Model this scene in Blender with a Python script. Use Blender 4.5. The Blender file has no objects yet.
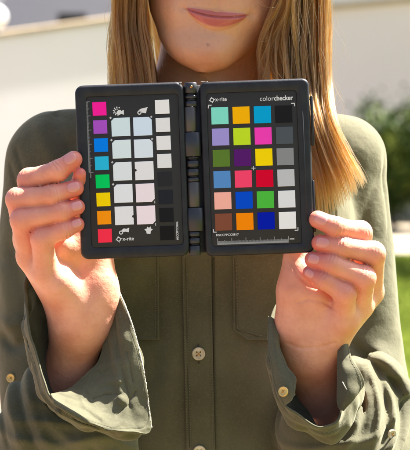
import bpy, bmesh, math, random
import numpy as np
from mathutils import Vector, Matrix

random.seed(7)
rng = np.random.default_rng(7)
scene = bpy.context.scene
C = scene.collection
R = math.radians

# ------------------------------------------------------------------ camera
PITCH = R(4.0)
FPX = 410 * 1.4 / 0.2952          # focal length in photo pixels
CAM = np.array([0.0, -1.4, 1.22])
cam_d = bpy.data.cameras.new('camera')
cam = bpy.data.objects.new('camera', cam_d); C.objects.link(cam)
cam.location = CAM
cam.rotation_euler = (R(90) - PITCH, 0, 0)
cam_d.sensor_fit = 'HORIZONTAL'; cam_d.sensor_width = 36
cam_d.lens = 36 * FPX / 410
cam_d.clip_start = 0.05; cam_d.clip_end = 2000
cam_d.dof.use_dof = True; cam_d.dof.focus_distance = 1.43
cam_d.dof.aperture_fstop = (cam_d.lens / 1000) / 0.0085
scene.camera = cam

# ------------------------------------------------------------------ world, sun, exposure
SUN_AZ = R(28)       # from +X towards +Y
SUN_EL = R(57)
sdir = Vector((math.cos(SUN_EL) * math.cos(SUN_AZ), math.cos(SUN_EL) * math.sin(SUN_AZ), math.sin(SUN_EL)))
w = bpy.data.worlds.new('World'); scene.world = w; w.use_nodes = True
nt = w.node_tree; nt.nodes.clear()
sky = nt.nodes.new('ShaderNodeTexSky'); sky.sky_type = 'NISHITA'; sky.sun_disc = False
sky.sun_elevation = SUN_EL; sky.sun_rotation = math.atan2(sdir.x, sdir.y)
sky.air_density = 1.0; sky.dust_density = 4.0; sky.ozone_density = 1.0
mixw = nt.nodes.new('ShaderNodeMix'); mixw.data_type = 'RGBA'; mixw.blend_type = 'MULTIPLY'
mixw.inputs[0].default_value = 1.0
mixw.inputs['B'].default_value = (0.92, 0.955, 1.04, 1)
bg = nt.nodes.new('ShaderNodeBackground'); bg.inputs[1].default_value = 0.05
wo = nt.nodes.new('ShaderNodeOutputWorld')
nt.links.new(sky.outputs[0], mixw.inputs['A']); nt.links.new(mixw.outputs['Result'], bg.inputs[0])
nt.links.new(bg.outputs[0], wo.inputs[0])
sl = bpy.data.lights.new('sun', 'SUN'); sl.energy = 5.0; sl.angle = R(0.6); sl.color = (1.0, 0.965, 0.93)
so = bpy.data.objects.new('sun', sl); C.objects.link(so)
so.rotation_euler = sdir.to_track_quat('Z', 'Y').to_euler(); so.location = (3, 2, 5)
scene.view_settings.view_transform = 'Standard'; scene.view_settings.look = 'None'
scene.view_settings.gamma = 1.0; scene.view_settings.exposure = 2.45
scene.cycles.use_denoising = True
scene.cycles.max_bounces = 8

# ------------------------------------------------------------------ helpers
cp, sp_ = math.cos(PITCH), math.sin(PITCH)
def P(px, py, Y):
    """Photo pixel to the world point on the upright plane at depth Y."""
    px = np.asarray(px, float); py = np.asarray(py, float); Y = np.asarray(Y, float)
    a = (px - 205) / FPX; b = (225 - py) / FPX
    dx = a; dy = cp + b * sp_; dz = -sp_ + b * cp
    t = (Y - CAM[1]) / dy
    return np.stack([CAM[0] + t * dx, CAM[1] + t * dy + 0 * px, CAM[2] + t * dz], -1)

def srgb(r, g, b, k=1.0):
    f = lambda c: (c / 255 / 12.92) if c / 255 <= 0.04045 else ((c / 255 + 0.055) / 1.055) ** 2.4
    return (f(r) * k, f(g) * k, f(b) * k)

def material(name, col, rough=0.6, metal=0.0, bump=None, var=None, spec=0.5, sheen=0.0):
    m = bpy.data.materials.new(name); m.use_nodes = True
    n = m.node_tree; b = n.nodes['Principled BSDF']
    b.inputs['Base Color'].default_value = (*col, 1)
    b.inputs['Roughness'].default_value = rough
    b.inputs['Metallic'].default_value = metal
    b.inputs['Specular IOR Level'].default_value = spec
    if sheen:
        b.inputs['Sheen Weight'].default_value = sheen
    tc = n.nodes.new('ShaderNodeTexCoord')
    if var:                                   # (scale, other colour, lo, hi)
        t = n.nodes.new('ShaderNodeTexNoise'); t.inputs['Scale'].default_value = var[0]
        t.inputs['Detail'].default_value = 6; n.links.new(tc.outputs['Object'], t.inputs['Vector'])
        mr = n.nodes.new('ShaderNodeMapRange'); mr.inputs[1].default_value = var[2]; mr.inputs[2].default_value = var[3]
        mx = n.nodes.new('ShaderNodeMix'); mx.data_type = 'RGBA'
        mx.inputs['A'].default_value = (*col, 1); mx.inputs['B'].default_value = (*var[1], 1)
        n.links.new(t.outputs['Fac'], mr.inputs[0]); n.links.new(mr.outputs[0], mx.inputs[0])
        n.links.new(mx.outputs['Result'], b.inputs['Base Color'])
    if bump:                                  # (scale, strength, distance)
        t = n.nodes.new('ShaderNodeTexNoise'); t.inputs['Scale'].default_value = bump[0]; t.inputs['Detail'].default_value = 5
        n.links.new(tc.outputs['Object'], t.inputs['Vector'])
        bp = n.nodes.new('ShaderNodeBump'); bp.inputs['Strength'].default_value = bump[1]; bp.inputs['Distance'].default_value = bump[2]
        n.links.new(t.outputs['Fac'], bp.inputs['Height']); n.links.new(bp.outputs[0], b.inputs['Normal'])
    return m

def link(name, me, mat=None, parent=None, smooth=True, **props):
    if mat: me.materials.append(mat)
    o = bpy.data.objects.new(name, me); C.objects.link(o)
    if parent: o.parent = parent
    if smooth and len(me.polygons):
        me.polygons.foreach_set('use_smooth', [True] * len(me.polygons))
    for k, v in props.items(): o[k] = v
    return o

def mesh(name, v, f):
    me = bpy.data.meshes.new(name)
    v = np.asarray(v, float)
    if isinstance(f, np.ndarray):
        me.vertices.add(len(v)); me.vertices.foreach_set('co', v.astype(np.float32).ravel())
        k = f.shape[1]
        me.loops.add(f.size); me.loops.foreach_set('vertex_index', f.astype(np.int32).ravel())
        me.polygons.add(len(f)); me.polygons.foreach_set('loop_start', np.arange(0, f.size, k, dtype=np.int32))
        me.update(calc_edges=True); me.validate()
    else:
        me.from_pydata([tuple(x) for x in v], [], f); me.update()
    return me

def empty(name, loc, label=None, category=None, group=None):
    o = bpy.data.objects.new(name, None); C.objects.link(o); o.location = loc
    o.empty_display_size = 0.05
    if label: o['label'] = label
    if category: o['category'] = category
    if group: o['group'] = group
    return o

# vectorised gradient noise
_perm = rng.permutation(256); _perm = np.concatenate([_perm, _perm, _perm])
_g = rng.normal(size=(256, 3)); _g /= np.linalg.norm(_g, axis=1)[:, None]
def noise(p, s=1.0):
    p = np.asarray(p) * s
    i = np.floor(p).astype(int); f = p - i; i &= 255
    u = f * f * f * (f * (f * 6 - 15) + 10)
    out = 0
    for a in (0, 1):
        for b in (0, 1):
            for c in (0, 1):
                h = _perm[_perm[_perm[i[..., 0] + a] + i[..., 1] + b] + i[..., 2] + c]
                d = (f - np.array([a, b, c]))
                v = (_g[h] * d).sum(-1)
                wgt = (u[..., 0] if a else 1 - u[..., 0]) * (u[..., 1] if b else 1 - u[..., 1]) * (u[..., 2] if c else 1 - u[..., 2])
                out = out + v * wgt
    return out * 1.6

# ---- signed distance pieces
def smin(a, b, k):
    h = np.clip(0.5 + 0.5 * (b - a) / k, 0, 1)
    return b + (a - b) * h - k * h * (1 - h)
def cone(p, a, b, ra, rb):
    a = np.asarray(a); b = np.asarray(b)
    ab = b - a; t = np.clip(((p - a) @ ab) / (ab @ ab), 0, 1)
    return np.linalg.norm(p - a - t[:, None] * ab, axis=1) - (ra + (rb - ra) * t)
def ball(p, c, r):
    return np.linalg.norm(p - np.asarray(c), axis=1) - r
def sstep(x, a, b):
    t = np.clip((x - a) / (b - a), 0, 1); return t * t * (3 - 2 * t)

def surface_nets(f, lo, hi, h, B=8, project=2, force=None, kf=1.25):
    """Sparse surface nets over the zero level of f; returns verts and quads."""
    lo = np.asarray(lo, float); hi = np.asarray(hi, float)
    nb = np.ceil((hi - lo) / (h * B)).astype(int)
    g = np.stack(np.meshgrid(*[np.arange(n) for n in nb], indexing='ij'), -1).reshape(-1, 3)
    cen = lo + (g + 0.5) * h * B
    val = np.concatenate([f(c) for c in np.array_split(cen, max(1, len(cen) // 400000))])
    keep = np.abs(val) < h * B * kf
    if force is not None: keep |= ((cen > force[0]) & (cen < force[1])).all(1)
    g = g[keep]
    o = np.stack(np.meshgrid(*[np.arange(B + 1)] * 3, indexing='ij'), -1).reshape(-1, 3)
    cubes = [(a, b, c) for a in (0, 1) for b in (0, 1) for c in (0, 1)]
    cidx = []; cval = []
    for gb in np.array_split(g, max(1, len(g) // 700)):
        idx = gb[:, None, :] * B + o[None]
        v = f((lo + idx.reshape(-1, 3) * h)).reshape(len(gb), B + 1, B + 1, B + 1)
        cs = np.stack([v[:, a:a + B, b:b + B, c:c + B] for a, b, c in cubes], -1)
        act = (cs.min(-1) < 0) & (cs.max(-1) >= 0)
        w_ = np.argwhere(act)
        cidx.append(gb[w_[:, 0]] * B + w_[:, 1:]); cval.append(cs[act])
    ci = np.concatenate(cidx); cv = np.concatenate(cval)
    M = (nb * B + 2).astype(np.int64)
    key = (ci[:, 0].astype(np.int64) * M[1] + ci[:, 1]) * M[2] + ci[:, 2]
    order = np.argsort(key); key = key[order]; ci = ci[order]; cv = cv[order]
    cc = np.array(cubes, float)
    acc = np.zeros((len(ci), 3)); cnt = np.zeros(len(ci))
    for i in range(8):
        for j in range(i + 1, 8):
            if abs(cc[i] - cc[j]).sum() == 1:
                a, b = cv[:, i], cv[:, j]
                m = (a < 0) != (b < 0)
                t = np.where(m, a / np.where(m, a - b, 1), 0)
                acc += np.where(m[:, None], cc[i] + t[:, None] * (cc[j] - cc[i]), 0); cnt += m
    vert = lo + (ci + acc / cnt[:, None]) * h
    quads = []
    for ax in range(3):
        e = [0, 0, 0]; e[ax] = 1
        ci1 = cubes.index(tuple(e))
        m = (cv[:, 0] < 0) != (cv[:, ci1] < 0)
        neg = cv[m, 0] < 0
        d1 = np.zeros(3, int); d2 = np.zeros(3, int); d1[(ax + 1) % 3] = -1; d2[(ax + 2) % 3] = -1
        base = ci[m]; q = []; ok = np.ones(len(base), bool)
        for d in (0 * d1, d1, d1 + d2, d2):
            c = base + d
            k = (c[:, 0].astype(np.int64) * M[1] + c[:, 1]) * M[2] + c[:, 2]
            s = np.clip(np.searchsorted(key, k), 0, len(key) - 1)
            ok &= key[s] == k; q.append(s)
        q = np.stack(q, 1)
        q = np.where(neg[:, None], q, q[:, ::-1])
        quads.append(q[ok])
    quads = np.concatenate(quads)
    for _ in range(project):
        vert = project_to(f, vert, 0.0, h * 0.6)
    return vert, quads

def grad(f, p, e=2e-4):
    k = np.array([[1, -1, -1], [-1, -1, 1], [-1, 1, -1], [1, 1, 1]], float)
    return sum(kk * f(p + kk * e)[:, None] for kk in k) / (4 * e)
def project_to(f, p, off, maxstep):
    gr = grad(f, p); n2 = (gr ** 2).sum(1) + 1e-9
    st = -(f(p) - off)[:, None] * gr / n2[:, None]
    ln = np.linalg.norm(st, axis=1) + 1e-12
    return p + st * np.minimum(1, maxstep / ln)[:, None]

def loft(rings, closed=True, cap=True):
    n = len(rings[0]); v = np.concatenate(rings); f = []
    for i in range(len(rings) - 1):
        for j in range(n if closed else n - 1):
            a = i * n + j; b = i * n + (j + 1) % n
            f.append((a, b, b + n, a + n))
    if cap:
        f.append(tuple(range(n))[::-1]); f.append(tuple(range((len(rings) - 1) * n, len(rings) * n)))
    return v, f

def fix_normals(me):
    bm = bmesh.new(); bm.from_mesh(me); bmesh.ops.recalc_face_normals(bm, faces=bm.faces); bm.to_mesh(me); bm.free()
    return me

def tube(points, r, n=6):
    pts = np.asarray(points, float); rr = np.broadcast_to(r, len(pts))
    rings = []
    up = np.array([0, 0, 1.0])
    for i, p in enumerate(pts):
        d = pts[min(i + 1, len(pts) - 1)] - pts[max(i - 1, 0)]; d /= np.linalg.norm(d) + 1e-12
        a = np.cross(d, up if abs(d[2]) < 0.9 else np.array([1.0, 0, 0])); a /= np.linalg.norm(a)
        b = np.cross(d, a); t = np.linspace(0, 2 * np.pi, n, endpoint=False)
        rings.append(p + rr[i] * (np.cos(t)[:, None] * a + np.sin(t)[:, None] * b))
    return loft(rings)

def join(parts):
    V = []; F = []; o = 0
    for v, f in parts:
        V.append(np.asarray(v, float)); F += [tuple(i + o for i in ff) for ff in f]; o += len(v)
    return np.concatenate(V), F

def box(x0, x1, y0, y1, z0, z1):
    v = [(x, y, z) for x in (x0, x1) for y in (y0, y1) for z in (z0, z1)]
    return np.array(v, float), [(0, 1, 3, 2), (4, 6, 7, 5), (0, 4, 5, 1), (2, 3, 7, 6), (0, 2, 6, 4), (1, 5, 7, 3)]

def catmull(pts, n, closed=False):
    pts = np.asarray(pts, float); m = len(pts)
    if closed:
        t = np.linspace(0, m, n, endpoint=False)
    else:
        t = np.linspace(0, m - 1, n)
    i = np.floor(t).astype(int); 
    if not closed: i = np.minimum(i, m - 2)
    u = (t - i).reshape((-1,) + (1,) * (pts.ndim - 1))
    g = (lambda k: pts[k % m]) if closed else (lambda k: pts[np.clip(k, 0, m - 1)])
    p0, p1, p2, p3 = g(i - 1), g(i), g(i + 1), g(i + 2)
    return 0.5 * (2 * p1 + (p2 - p0) * u + (2 * p0 - 5 * p1 + 4 * p2 - p3) * u ** 2 + (3 * p1 - p0 - 3 * p2 + p3) * u ** 3)


# ================================================================== SETTING
def gp(px, d, z=0.0):          # a point at a given distance from the camera
    return np.array([(px - 205) / FPX * d, d + CAM[1], z])
def zat(py, d):                # height seen at photo row py at distance d
    return float(CAM[2] + d * math.tan(math.atan((225 - py) / FPX) - PITCH))

m_pave = material('terracotta_paving', (0.19, 0.125, 0.08), 0.85, bump=(40, 0.4, 0.01), var=(3, (0.155, 0.10, 0.065), 0.35, 0.7))
m_soil = material('dry_earth', (0.13, 0.11, 0.08), 0.95, bump=(8, 0.5, 0.05), var=(0.6, (0.11, 0.11, 0.05), 0.4, 0.65))
m_lawn = material('lawn_grass', (0.085, 0.108, 0.010), 0.95, spec=0.1, bump=(60, 0.8, 0.03), var=(2.5, (0.13, 0.16, 0.012), 0.35, 0.7))
m_path = material('pale_gravel', (0.42, 0.34, 0.24), 0.95, bump=(70, 0.6, 0.02), var=(6, (0.26, 0.22, 0.14), 0.4, 0.7))
m_wallA = material('cream_render', (0.87, 0.80, 0.755), 0.9, bump=(60, 0.2, 0.005), var=(1.2, (0.84, 0.76, 0.71), 0.4, 0.7))
m_wallB = material('beige_render', (0.78, 0.71, 0.66), 0.9, bump=(50, 0.2, 0.005), var=(0.8, (0.73, 0.66, 0.61), 0.4, 0.7))
m_cope = material('brown_coping_stone', (0.42, 0.32, 0.20), 0.8, bump=(30, 0.3, 0.01), var=(5, (0.33, 0.26, 0.17), 0.4, 0.7))
m_house = material('grey_house_render', (0.44, 0.42, 0.45), 0.9, bump=(40, 0.2, 0.01), var=(0.5, (0.40, 0.38, 0.41), 0.4, 0.7))
m_dark = material('dark_glass', (0.012, 0.012, 0.014), 0.2)
m_frame = material('dark_window_frame', (0.03, 0.03, 0.03), 0.5)
m_white = material('white_lamp_glass', (0.85, 0.84, 0.82), 0.3)
m_metal = material('grey_metal', (0.3, 0.3, 0.3), 0.4, metal=0.8)
m_canvas = material('pale_canvas', (0.75, 0.73, 0.72), 0.9)
m_leaf = material('shrub_leaf', (0.034, 0.062, 0.007), 0.6, var=(5, (0.19, 0.23, 0.035), 0.5, 0.68), spec=0.2)
m_bark = material('shrub_bark', (0.10, 0.07, 0.045), 0.9)

def sheet(name, x0, x1, y0, y1, z, mat, **kw):
    me = mesh(name, [(x0, y0, z), (x1, y0, z), (x1, y1, z), (x0, y1, z)], [(0, 1, 2, 3)])
    return link(name, me, mat, smooth=False, **kw)
sheet('ground', -900, 900, -900, 900, 0, m_soil, kind='structure', label='dry earth ground reaching to the horizon behind everything')
sheet('paving', -9, 0.42, -7, 8.5, 0.004, m_pave, kind='structure', label='warm terracotta paving under the person, seen at the left edge')
# lawn gently mown, right of the paving
sheet('lawn', 0.42, 14, -7, 12.9, 0.008, m_lawn, kind='structure', label='green lawn in sun and shade at the right edge')
sheet('path', 0.3, 14, 12.9, 16.4, 0.012, m_path, kind='structure', label='pale gravel path between lawn and beige wall')

# grass blades on the strip of lawn in view
N = 26000
bx = rng.uniform(0, 1, N); by = rng.uniform(4.2, 12.8, N)
x0 = 0.45 + (by + 1.4) * 0.05; bx = x0 + bx * (0.35 + (by + 1.4) * 0.07)
hgt = rng.uniform(0.02, 0.05, N); ang = rng.uniform(0, np.pi, N); lean = rng.normal(0, 0.015, (N, 2))
wd = 0.003
v = np.zeros((N, 3, 3))
v[:, 0] = np.stack([bx - wd * np.cos(ang), by - wd * np.sin(ang), np.full(N, 0.006)], 1)
v[:, 1] = np.stack([bx + wd * np.cos(ang), by + wd * np.sin(ang), np.full(N, 0.006)], 1)
v[:, 2] = np.stack([bx + lean[:, 0], by + lean[:, 1], hgt], 1)
m_blade = material('grass_blade', (0.085, 0.135, 0.006), 0.7, var=(4, (0.15, 0.18, 0.012), 0.4, 0.65), spec=0.1)
link('grass', mesh('grass', v.reshape(-1, 3), np.arange(N * 3).reshape(-1, 3)), m_blade, smooth=False, kind='stuff',
     label='short bright green grass on the lawn at the right')

def wall_between(name, a, b, z0a, z0b, thick, mat, cope, label, category, cope_h=0.06, over=0.03):
    """Upright wall between two ground points with its own top heights, and a coping laid on it."""
    a = np.array(a[:2]); b = np.array(b[:2]); d = (b - a) / np.linalg.norm(b - a); n = np.array([-d[1], d[0]])
    root = empty(name, (*((a + b) / 2), 0), label, category)
    o = np.array([*((a + b) / 2), 0])
    def prism(off0, off1, za0, zb0, za1, zb1, ext=0):
        aa, bb = a - d * ext, b + d * ext
        v = []
        for (p, zl, zh) in ((aa, za0, za1), (bb, zb0, zb1)):
            for of in (off0, off1):
                q = p + n * of
                v += [(*q, zl), (*q, zh)]
        v = np.array(v) - o
        return v, [(0, 2, 3, 1), (4, 5, 7, 6), (0, 1, 5, 4), (2, 6, 7, 3), (1, 3, 7, 5), (0, 4, 6, 2)]
    v, f = prism(0, thick, -0.1, -0.1, z0a, z0b)
    link('wall_body', fix_normals(mesh('wall_body', v, f)), mat, root, smooth=False)
    # coping stones one by one
    L = np.linalg.norm(b - a); k = max(2, int(L / 0.9))
    for i in range(k):
        t0, t1 = i / k, (i + 1) / k - 0.008 / L
        p0, p1 = a + (b - a) * t0, a + (b - a) * t1
        za, zb = z0a + (z0b - z0a) * t0, z0a + (z0b - z0a) * t1
        v = []
        for (p, z) in ((p0, za), (p1, zb)):
            for of in (-over, thick + over):
                q = p + n * of
                v += [(*q, z + 0.002), (*q, z + cope_h)]
        link('coping_stone', fix_normals(mesh('coping_stone', np.array(v) - o, f)), cope, root, smooth=False)
    return root

# left: cream wall turned a little towards the sun, its top rising to the right
dA0, dA1 = 12.4, 13.62
a0, a1 = gp(-110, dA0), gp(205, dA1)
m = (38 - 22) / 115
wall_between('garden_wall', a0, a1, zat(38 + 110 * m, dA0), zat(38 - 205 * m, dA1), 0.22, m_wallA, m_cope,
             'bright cream garden wall with a sloping coping, behind the left shoulder', 'wall', 0.035, 0.015)
# right: long beige wall
dB = 18.0
b0, b1 = gp(212, dB), gp(900, dB)
sB = -7 / 75
wall_between('garden_wall', b0, b1, zat(9 + 123 * -sB, dB), zat(9 + 565 * sB, dB), 0.3, m_wallB, m_cope,
             'long beige boundary wall behind the right shoulder and the shrubs', 'wall', 0.05, 0.05)

# grey house far left with one dark window
dH = 26.0
hx0, hx1 = gp(-420, dH)[0], gp(190, dH)[0]; hy = dH + CAM[1]
house = empty('house', ((hx0 + hx1) / 2, hy, 0), 'grey rendered house beyond the cream wall, with one dark window', 'house')
hc = (hx0 + hx1) / 2
wx0, wx1 = gp(58, dH)[0] - hc, gp(87, dH)[0] - hc; wz0, wz1 = zat(25, dH), zat(13, dH)
parts_ = [box(hx0 - hc, wx0, 0, 6, 0, 6.2), box(wx1, hx1 - hc, 0, 6, 0, 6.2), box(wx0, wx1, 0, 6, 0, wz0), box(wx0, wx1, 0, 6, wz1, 6.2)]
v, f = join(parts_)
link('wall_body', mesh('house_wall', v, f), m_house, house, smooth=False)
v, f = join([box(wx0 + 0.002, wx0 + 0.04, 0.1, 0.16, wz0, wz1), box(wx1 - 0.04, wx1 - 0.002, 0.1, 0.16, wz0, wz1),
             box(wx0 + 0.04, wx1 - 0.04, 0.1, 0.16, wz0, wz0 + 0.03), box(wx0 + 0.04, wx1 - 0.04, 0.1, 0.16, wz1 - 0.03, wz1)])
wf = link('window', mesh('window_frame', v, f), m_frame, house, smooth=False)
v, f = box(wx0 + 0.04, wx1 - 0.04, 0.125, 0.135, wz0 + 0.03, wz1 - 0.03)
link('pane', mesh('pane', v, f), m_dark, wf, smooth=False)
v, f = join([box(hx0 - hc - 0.3, hx1 - hc + 0.3, -0.4, 6.4, 6.203, 6.4)])
link('roof', mesh('roof', v, f), m_cope, house, smooth=False)
# pale awning arm at the house, far left edge
aw = gp(-30, 24.0)
awn = empty('awning', (aw[0], aw[1], 0), 'pale canvas awning on a post at the far top left corner', 'awning')
zz = zat(0, 24)
v = np.array([(-0.2, -0.5, 0.55), (0.72, -0.5, 0.55), (0.32, -0.5, -0.3), (-0.2, -0.5, -0.5)]); v[:, 2] += zz
v2 = v.copy(); v2[:, 1] += 0.04
vv = np.concatenate([v, v2]); ff = [(0, 1, 2, 3), (7, 6, 5, 4), (0, 4, 5, 1), (1, 5, 6, 2), (2, 6, 7, 3), (3, 7, 4, 0)]
link('canopy', fix_normals(mesh('canopy', vv, ff)), m_canvas, awn, smooth=False)
v, f = tube([(-0.1, -0.43, 0), (-0.1, -0.43, zz + 0.3)], 0.025, 8)
link('post', mesh('post', v, f), m_metal, awn)

# globe lamp sitting on the cream wall
tL = (0 + 110 - 3) / 315
lp = a0 + (a1 - a0) * tL; zl = zat(38 + 3 * m, 12.7) + 0.035
ldir = (a1 - a0) / np.linalg.norm(a1 - a0); lp = lp + np.array([-ldir[1], ldir[0], 0]) * 0.11
lamp = empty('garden_lamp', (lp[0], lp[1], zl), 'white globe garden lamp standing on the cream wall at the left edge', 'lamp')
v, f = loft([np.array([(r * math.cos(t), r * math.sin(t), z) for t in np.linspace(0, 2 * math.pi, 20, endpoint=False)])
             for r, z in ((0.045, 0), (0.045, 0.012), (0.02, 0.02), (0.02, 0.04), (0.03, 0.045))])
link('base', mesh('base', v, f), m_metal, lamp)
bm = bmesh.new(); bmesh.ops.create_uvsphere(bm, u_segments=32, v_segments=20, radius=0.075)
me = bpy.data.meshes.new('globe'); bm.to_mesh(me); bm.free()
gl = link('globe', me, m_white, lamp); gl.location = (0, 0, 0.112)

def shrub(px, d, h, wdt, n, label, seed):
    r = np.random.default_rng(seed)
    c = gp(px, d); root = empty('shrub', (c[0], c[1], 0), label, 'shrub', 'shrubs along the beige wall')
    st = []
    tips = []
    for i in range(9):
        a = r.uniform(0, 2 * np.pi); rr = r.uniform(0.15, 0.8) * wdt / 2; hh = h * r.uniform(0.55, 0.9)
        tip = np.array([rr * np.cos(a), rr * np.sin(a), hh]); tips.append(tip)
        mid = tip * np.array([0.45, 0.45, 0.5]) + r.normal(0, 0.03, 3)
        st.append(tube([(0, 0, -0.02), mid, tip], [0.018, 0.012, 0.004], 6))
    v, f = join(st); link('trunk', mesh('trunk', v, f), m_bark, root)
    # leaf clumps round the limbs
    cl = []
    for tip in tips:
        for _ in range(5):
            cl.append(tip * r.uniform(0.3, 1.08) + r.normal(0, 0.13 * wdt, 3) * np.array([1, 1, 0.8]))
    cl = np.array(cl); cl[:, 2] = np.clip(cl[:, 2], 0.12, h)
    pos = cl[r.integers(0, len(cl), n)] + r.normal(0, 0.085, (n, 3)); pos[:, 2] = np.abs(pos[:, 2]) + 0.01
    d1 = r.normal(size=(n, 3)); d1 /= np.linalg.norm(d1, axis=1)[:, None]
    d2 = np.cross(d1, r.normal(size=(n, 3))); d2 /= np.linalg.norm(d2, axis=1)[:, None]
    s = r.uniform(0.02, 0.04, n)[:, None]
    q = np.stack([pos - d1 * s, pos + d2 * s * 0.45, pos + d1 * s, pos - d2 * s * 0.45], 1)
    link('crown', mesh('crown', q.reshape(-1, 3), np.arange(4 * n).reshape(-1, 4)), m_leaf, root, smooth=False)
shrub(394, 16.9, 0.98, 0.62, 5000, 'lower shrub right beside the shoulder in front of the beige wall', 3)
shrub(424, 16.6, 1.16, 0.75, 7000, 'taller dark green shrub at the right edge by the beige wall', 4)
shrub(486, 16.7, 1.05, 0.8, 6000, 'shrub just past the right edge of the view by the beige wall', 5)

# small tree just right of the view; it throws the shade that lies on the lawn
c = np.array([3.45, 12.3, 0.0]); tree = empty('garden_tree', tuple(c), 'round garden tree on the lawn past the right edge of the view, shading the grass', 'tree')
r_ = np.random.default_rng(21); segs = [tube([(0, 0, -0.05), (0.03, 0.02, 0.8), (0, 0, 1.7)], [0.09, 0.07, 0.05], 8)]; cl = []
for i in range(14):
    a = r_.uniform(0, 6.28); e_ = r_.uniform(0.2, 1.3); L_ = r_.uniform(0.7, 1.3)
    tip = np.array([L_ * math.cos(a) * math.cos(e_), L_ * math.sin(a) * math.cos(e_), 1.8 + L_ * math.sin(e_) * 1.2])
    segs.append(tube([(0, 0, 1.5), tip * np.array([.5, .5, .85]), tip], [0.04, 0.025, 0.008], 6)); cl += [tip * q_ + np.array([0, 0, 1.7]) * (1 - q_) for q_ in (0.6, 0.85, 1.05)]
v, f = join(segs); link('trunk', mesh('trunk', v, f), m_bark, tree)
n = 9000; pos = np.array(cl)[r_.integers(0, len(cl), n)] + r_.normal(0, 0.17, (n, 3))
d1 = r_.normal(size=(n, 3)); d1 /= np.linalg.norm(d1, axis=1)[:, None]; d2 = np.cross(d1, r_.normal(size=(n, 3))); d2 /= np.linalg.norm(d2, axis=1)[:, None]
q = np.stack([pos - d1 * .05, pos + d2 * .03, pos + d1 * .05, pos - d2 * .03], 1)
link('crown', mesh('crown', q.reshape(-1, 3), np.arange(4 * n).reshape(-1, 4)), m_leaf, tree, smooth=False)

# ================================================================== COLOUR CHECKER CASE
m_case = material('matt_black_plastic', (0.010, 0.010, 0.012), 0.45, bump=(900, 0.25, 0.0004), var=(120, (0.018, 0.018, 0.019), 0.4, 0.7), spec=0.35)
m_panel = material('dark_grey_card', (0.027, 0.025, 0.023), 0.7, bump=(1500, 0.15, 0.0002), spec=0.3)
m_slot = material('black_slot', (0.006, 0.006, 0.007), 0.6)
m_print = material('light_print', (0.72, 0.72, 0.72), 0.6)
m_scale = material('grey_print', (0.30, 0.30, 0.30), 0.6)
m_brass = material('brass_pin', (0.45, 0.20, 0.07), 0.3, metal=1.0)
m_wear = material('worn_edge', (0.20, 0.19, 0.18), 0.5)

S = 0.2952 / 410                    # metres per photo pixel at the case
TH = R(2.1)
ccx, ccy = 193.5, 169.0
case = empty('colour_checker_case', P(ccx, ccy, 0.0),
             'open black hinged case of colour sample squares held up by both hands', 'colour chart')
case.rotation_mode = 'XYZ'
case.matrix_world = Matrix.Translation(Vector(P(ccx, ccy, 0.0))) @ Matrix.Rotation(-PITCH, 4, 'X') @ Matrix.Rotation(-TH, 4, 'Y')
def Lc(px, py, tilt=0):             # photo pixel to case plane
    a = (np.asarray(px, float) - ccx) * S; b = (ccy - np.asarray(py, float)) * S
    c, s = math.cos(-TH), math.sin(-TH)
    return a * c - b * s, a * s + b * c

def rrect(x0, x1, z0, z1, r, n=7):
    pts = []
    for cx_, cz_, a0_ in ((x1 - r, z1 - r, 0), (x0 + r, z1 - r, 90), (x0 + r, z0 + r, 180), (x1 - r, z0 + r, 270)):
        for t in np.linspace(0, 90, n):
            a = R(a0_ + t); pts.append((cx_ + r * math.cos(a), cz_ + r * math.sin(a)))
    return np.array(pts)
def rings_xz(outlines_y):
    return [np.column_stack([o[:, 0], np.full(len(o), y), o[:, 1]]) for o, y in outlines_y]

def half(x0, x1, z0, z1, inner, rad, label):
    """Tray half: bevelled shell with a recess for its panel."""
    r = rad
    o = lambda i, y, rr=None: (rrect(x0 + i, x1 - i, z0 + i, z1 - i, max(rr if rr else r - i, 0.0006)), y)
    ix0, ix1, iz0, iz1 = inner
    rings = [o(0.0016, 0.0048), o(0.0006, 0.0044), o(0, 0.0034), o(0, 0.0004), o(0.0004, 0.0), o(0.0, -0.0004), o(0, -0.0024), o(0.0005, -0.0036), o(0.0013, -0.0042), o(0.0023, -0.0044)]
    f_ = lambda i, y: (rrect(ix0 + i, ix1 - i, iz0 + i, iz1 - i, 0.0028 - min(i, 0.002)), y)
    rings += [f_(0.0, -0.0044), f_(0.0002, -0.0043), f_(0.0004, -0.0036)]
    v, f = loft(rings_xz(rings))
    me = fix_normals(mesh('tray', v, f))
    t = link('tray', me, m_case, case, label=label)
    v, f = loft(rings_xz([f_(0.0005, -0.0030), f_(0.0005, -0.0037), f_(0.0007, -0.0038)]))
    p = link('panel', fix_normals(mesh('panel', v, f)), m_panel, t)
    return t, p

zt, zb = Lc(128, 84.0)[1], Lc(137, 257.6)[1]
xl, xr = Lc(78.0, 171)[0], Lc(186.6, 171)[0]
pi = (Lc(88.5, 171)[0], Lc(181.5, 171)[0], Lc(137, 247.0)[1], Lc(130, 95.0)[1])
trayL, panelL = half(xl, xr, zb, zt, pi, 0.0058, 'left half of the case with bright colour column and pale tint squares')
xl2, xr2 = Lc(202.5, 167)[0], Lc(311.8, 167)[0]
zt2, zb2 = Lc(253, 80.4)[1], Lc(258, 254.6)[1]
pi2 = (Lc(208.5, 167)[0], Lc(299.5, 167)[0], Lc(250, 246.0)[1], Lc(250, 91.5)[1])
trayR, panelR = half(xl2, xr2, zb2, zt2, pi2, 0.0050, 'right half of the case with six rows of four colour squares')

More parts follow.
